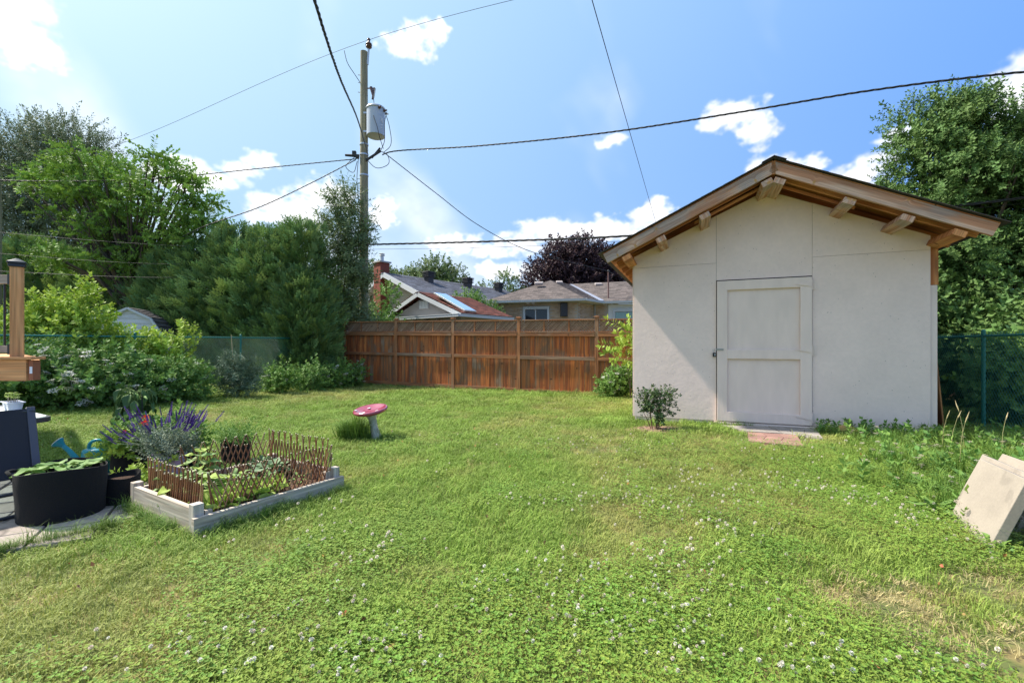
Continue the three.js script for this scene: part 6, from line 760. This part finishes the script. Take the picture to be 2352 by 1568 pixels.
// ---------- rose bush, feeder, weeds, odds and ends ----------
{
  const x = 2.03, z = -6.42, y = ground(x, z), R = rng(210), t = thing('rose_bush', 'small rose bush with bare stems before the shed wall', 'shrub', [x, y, z]), st = [];
  for (const [a, h, r] of [[0.3, 0.5, 0.02], [1.2, 0.42, 0.05], [2.6, 0.46, 0.08], [4, 0.4, 0.05], [5.2, 0.48, 0.06], [3.2, 0.24, 0.1]]) st.push(taper([[Math.cos(a) * 0.05, -0.02, Math.sin(a) * 0.03], [Math.cos(a) * (0.05 + r * 0.5), h * 0.5, Math.sin(a) * 0.05], [Math.cos(a) * (0.06 + r), h, Math.sin(a) * (0.05 + r)]], [0.0085, 0.0065, 0.003], 6));
  part('stems', merge(st), std([0.14, 0.09, 0.05]), t); scatter('crown', spRound, leafMat([0.075, 0.125, 0.045], 0.2), crownPoints([[-0.08, 0.42, 0, 0.15, 0.1, 0.12], [0.1, 0.45, 0.02, 0.16, 0.09, 0.12], [0, 0.3, 0.03, 0.15, 0.1, 0.12], [0.06, 0.2, 0.06, 0.08, 0.08, 0.08], [-0.14, 0.32, 0, 0.08, 0.07, 0.08], [0.22, 0.4, 0, 0.07, 0.06, 0.06]], 250, R, { size: 0.105, vary: 0.4, hue: 0.35 }), t);
  const g = new THREE.CircleGeometry(1, 40).rotateX(-Math.PI / 2), p = g.attributes.position; for (let i = 0; i < p.count; i++) { const a = Math.atan2(p.getZ(i), p.getX(i)), k = Math.hypot(p.getX(i), p.getZ(i)) * (0.85 + 0.3 * noise(Math.cos(a) * 2 + 4, Math.sin(a) * 2, 9)); p.setXYZ(i, x + Math.cos(a) * k * 0.38, ground(x + Math.cos(a) * k * 0.38, z + Math.sin(a) * k * 0.25) + 0.008, z + Math.sin(a) * k * 0.25); } g.computeVertexNormals();
  const mul = part('mulch_bed', g, std([1, 1, 1], 1, { map: tex(256, 256, (u, v) => { const a = fbm(u * 40, v * 40, 3, 4, 40, 40); return [110 + 70 * a, 88 + 58 * a, 72 + 50 * a]; }, [4, 4]) })); mul.userData.kind = 'structure';
  const chips = []; for (let i = 0; i < 260; i++) { const a = R() * 6.28, r = Math.sqrt(R()) * 0.95, px = x + Math.cos(a) * r * 0.38, pz = z + Math.sin(a) * r * 0.25; chips.push([px, ground(px, pz) + 0.012, pz, V(R() - 0.5, 0.15, R() - 0.5).normalize(), R() * 6.28, 0.012 + R() * 0.024, [0.8 + R() * 0.5, 0.8 + R() * 0.4, 0.8 + R() * 0.4]]); }
  info(scatter('bark_chips', new THREE.BoxGeometry(0.22, 1, 0.12), std([0.2, 0.14, 0.1], 0.95), chips, scene), 'loose bark chips around the rose bush', 'mulch');
}
{ const q = world(SHED, 2.78, 0.16), y = ground(q[0], q[1]), t = thing('bird_feeder', 'small yellow-roofed wooden feeder on the ground by the shed', 'feeder', [q[0], y, q[1]], SHED.t + 0.1), yel = std([0.55, 0.36, 0.12], 0.6); part('base', box(0.13, 0.05, 0.1, 0, 0, 0, { b: 0.004 }), std([0.06, 0.05, 0.045], 0.8), t); part('roof', prism([[-0.11, 0.048], [0.11, 0.048], [0.055, 0.1], [-0.055, 0.1]], 0.15, -0.075, { b: 0.003 }), yel, t); part('hook', tube([[-0.03, 0.1, 0], [0, 0.125, 0], [0.03, 0.1, 0]], 0.003, 10, 5), blackMetal, t); }
{
  const R = rng(220); // broad-leaved weeds on the right
  [[3.05, -3.25, 0.21, 13, 'large dock weed with long leaves beside the concrete slabs'], [3.45, -3.75, 0.17, 11, 'dock weed behind the concrete slabs'], [3.9, -3.9, 0.2, 11, 'tall dock weed at the back of the slabs'], [3.35, -4.3, 0.14, 10, 'young dock weed in the long grass'], [2.85, -2.65, 0.1, 12, 'low plantain weed at the foot of the slabs'], [3.1, -2.45, 0.1, 14, 'leafy weed in front of the foremost slab']].forEach(([x, z, s, n, lb], i) => rosette(lb, 'weed', [x, ground(x, z), z], LM.weed, i < 4 ? LG.long : LG.oval, n, s, 221 + i, { name: 'dock_weed', p0: 0.25, p1: 0.7, rad: 0.03, stalk: 0.04 }));
  const list = []; for (let i = 0; i < 420; i++) { const x = 2.9 + R() * 3.6, z = -2.2 - R() * 3.9; if (!turf(x, z) || x < -z * 0.6 + 0.5 + R() * 0.6) continue; list.push([x, ground(x, z), z, V((R() - 0.5) * 0.9, 1, (R() - 0.5) * 0.9).normalize(), R() * 6.28, 0.1 + R() * 0.14, tint(R, 0.4, 0.3)]); } for (let i = 0; i < 110; i++) { const q = world(SHED, 2.3 + R() * 1.6, 0.05 + R() * 0.35); if (turf(q[0], q[1])) list.push([q[0], ground(q[0], q[1]), q[1], V((R() - 0.5) * 0.8, 1, (R() - 0.5) * 0.8).normalize(), R() * 6.28, 0.08 + R() * 0.1, tint(R, 0.4, 0.3)]); }
  info(scatter('weed_cover', spBroad, M.herb, list, scene), 'mixed leafy weeds growing on the right of the shed', 'weeds');
  // clover heads gone over, and seed stalks
  const heads = []; for (let i = 0; i < 130; i++) { const x = 2.9 + R() * 2.6, z = -2.4 - R() * 3.2; if (!turf(x, z) || x < -z * 0.62 + 0.5) continue; heads.push([x, ground(x, z) + 0.12 + R() * 0.1, z, V((R() - 0.5) * 0.5, 1, (R() - 0.5) * 0.5).normalize(), R() * 6, 0.3 + R() * 0.3, tint(R, 0.3, 0.15)]); }
  info(scatter('weed_flowers', gUmbel, leafMat([0.42, 0.36, 0.28], 0.2), heads, scene), 'pale pinkish flower heads among the right hand weeds', 'flowers');
  [[4.6, -4.75], [4.75, -5.0], [5.0, -5.0], [4.35, -4.4], [5.3, -4.9]].forEach(([x, z], i) => { const h = 0.34 + R() * 0.2, t = thing('seed_stalk', 'tan grass seed stalk standing in the weeds by the shed', 'grass stalk', [x, ground(x, z), z], R() * 6, 'tan seed stalks by the shed'); part('stalk', taper([[0, -0.02, 0], [0.02, h * 0.6, 0], [0.06, h, 0]], [0.0025, 0.002, 0.0015], 5), std([0.4, 0.36, 0.16]), t); part('seed_head', taper([[0.052, h * 0.9, 0], [0.068, h * 1.0, 0], [0.085, h * 1.12, 0]], [0.002, 0.0055, 0.0015], 6), std([0.5, 0.4, 0.22]), t); });
  const tr = single('plastic_tray', (() => { const g = lathe([[0, 0.012], [0.13, 0.012], [0.17, 0.05], [0.18, 0.05], [0.14, 0], [0, 0]], 28); g.scale(1.15, 1, 0.6); g.rotateZ(-0.12); return g; })(), std([0.26, 0.27, 0.3], 0.4), 'grey plastic tray lying in weeds near the right chain-link fence', 'tray', [5.75, ground(5.75, -5.3) + 0.04, -5.3], 0.5);
  const stone = new THREE.DodecahedronGeometry(0.11, 1), sp = stone.attributes.position; for (let i = 0; i < sp.count; i++) { const v = V().fromBufferAttribute(sp, i), k = 0.8 + 0.4 * noise(v.x * 20 + 5, v.y * 20 + v.z * 14, 3); sp.setXYZ(i, v.x * k * 1.5, v.y * k * 0.5, v.z * k); } stone.computeVertexNormals(); single('flat_stone', stone, std([0.48, 0.45, 0.42], 0.95), 'flat pale stone lying beside the grey plastic tray', 'stone', [5.75, ground(5.75, -4.95) + 0.02, -4.95], 0.3);
}
scene.traverse((o) => { if (o.isMesh) o.castShadow = o.receiveShadow = true; });
renderer.render(scene, camera);
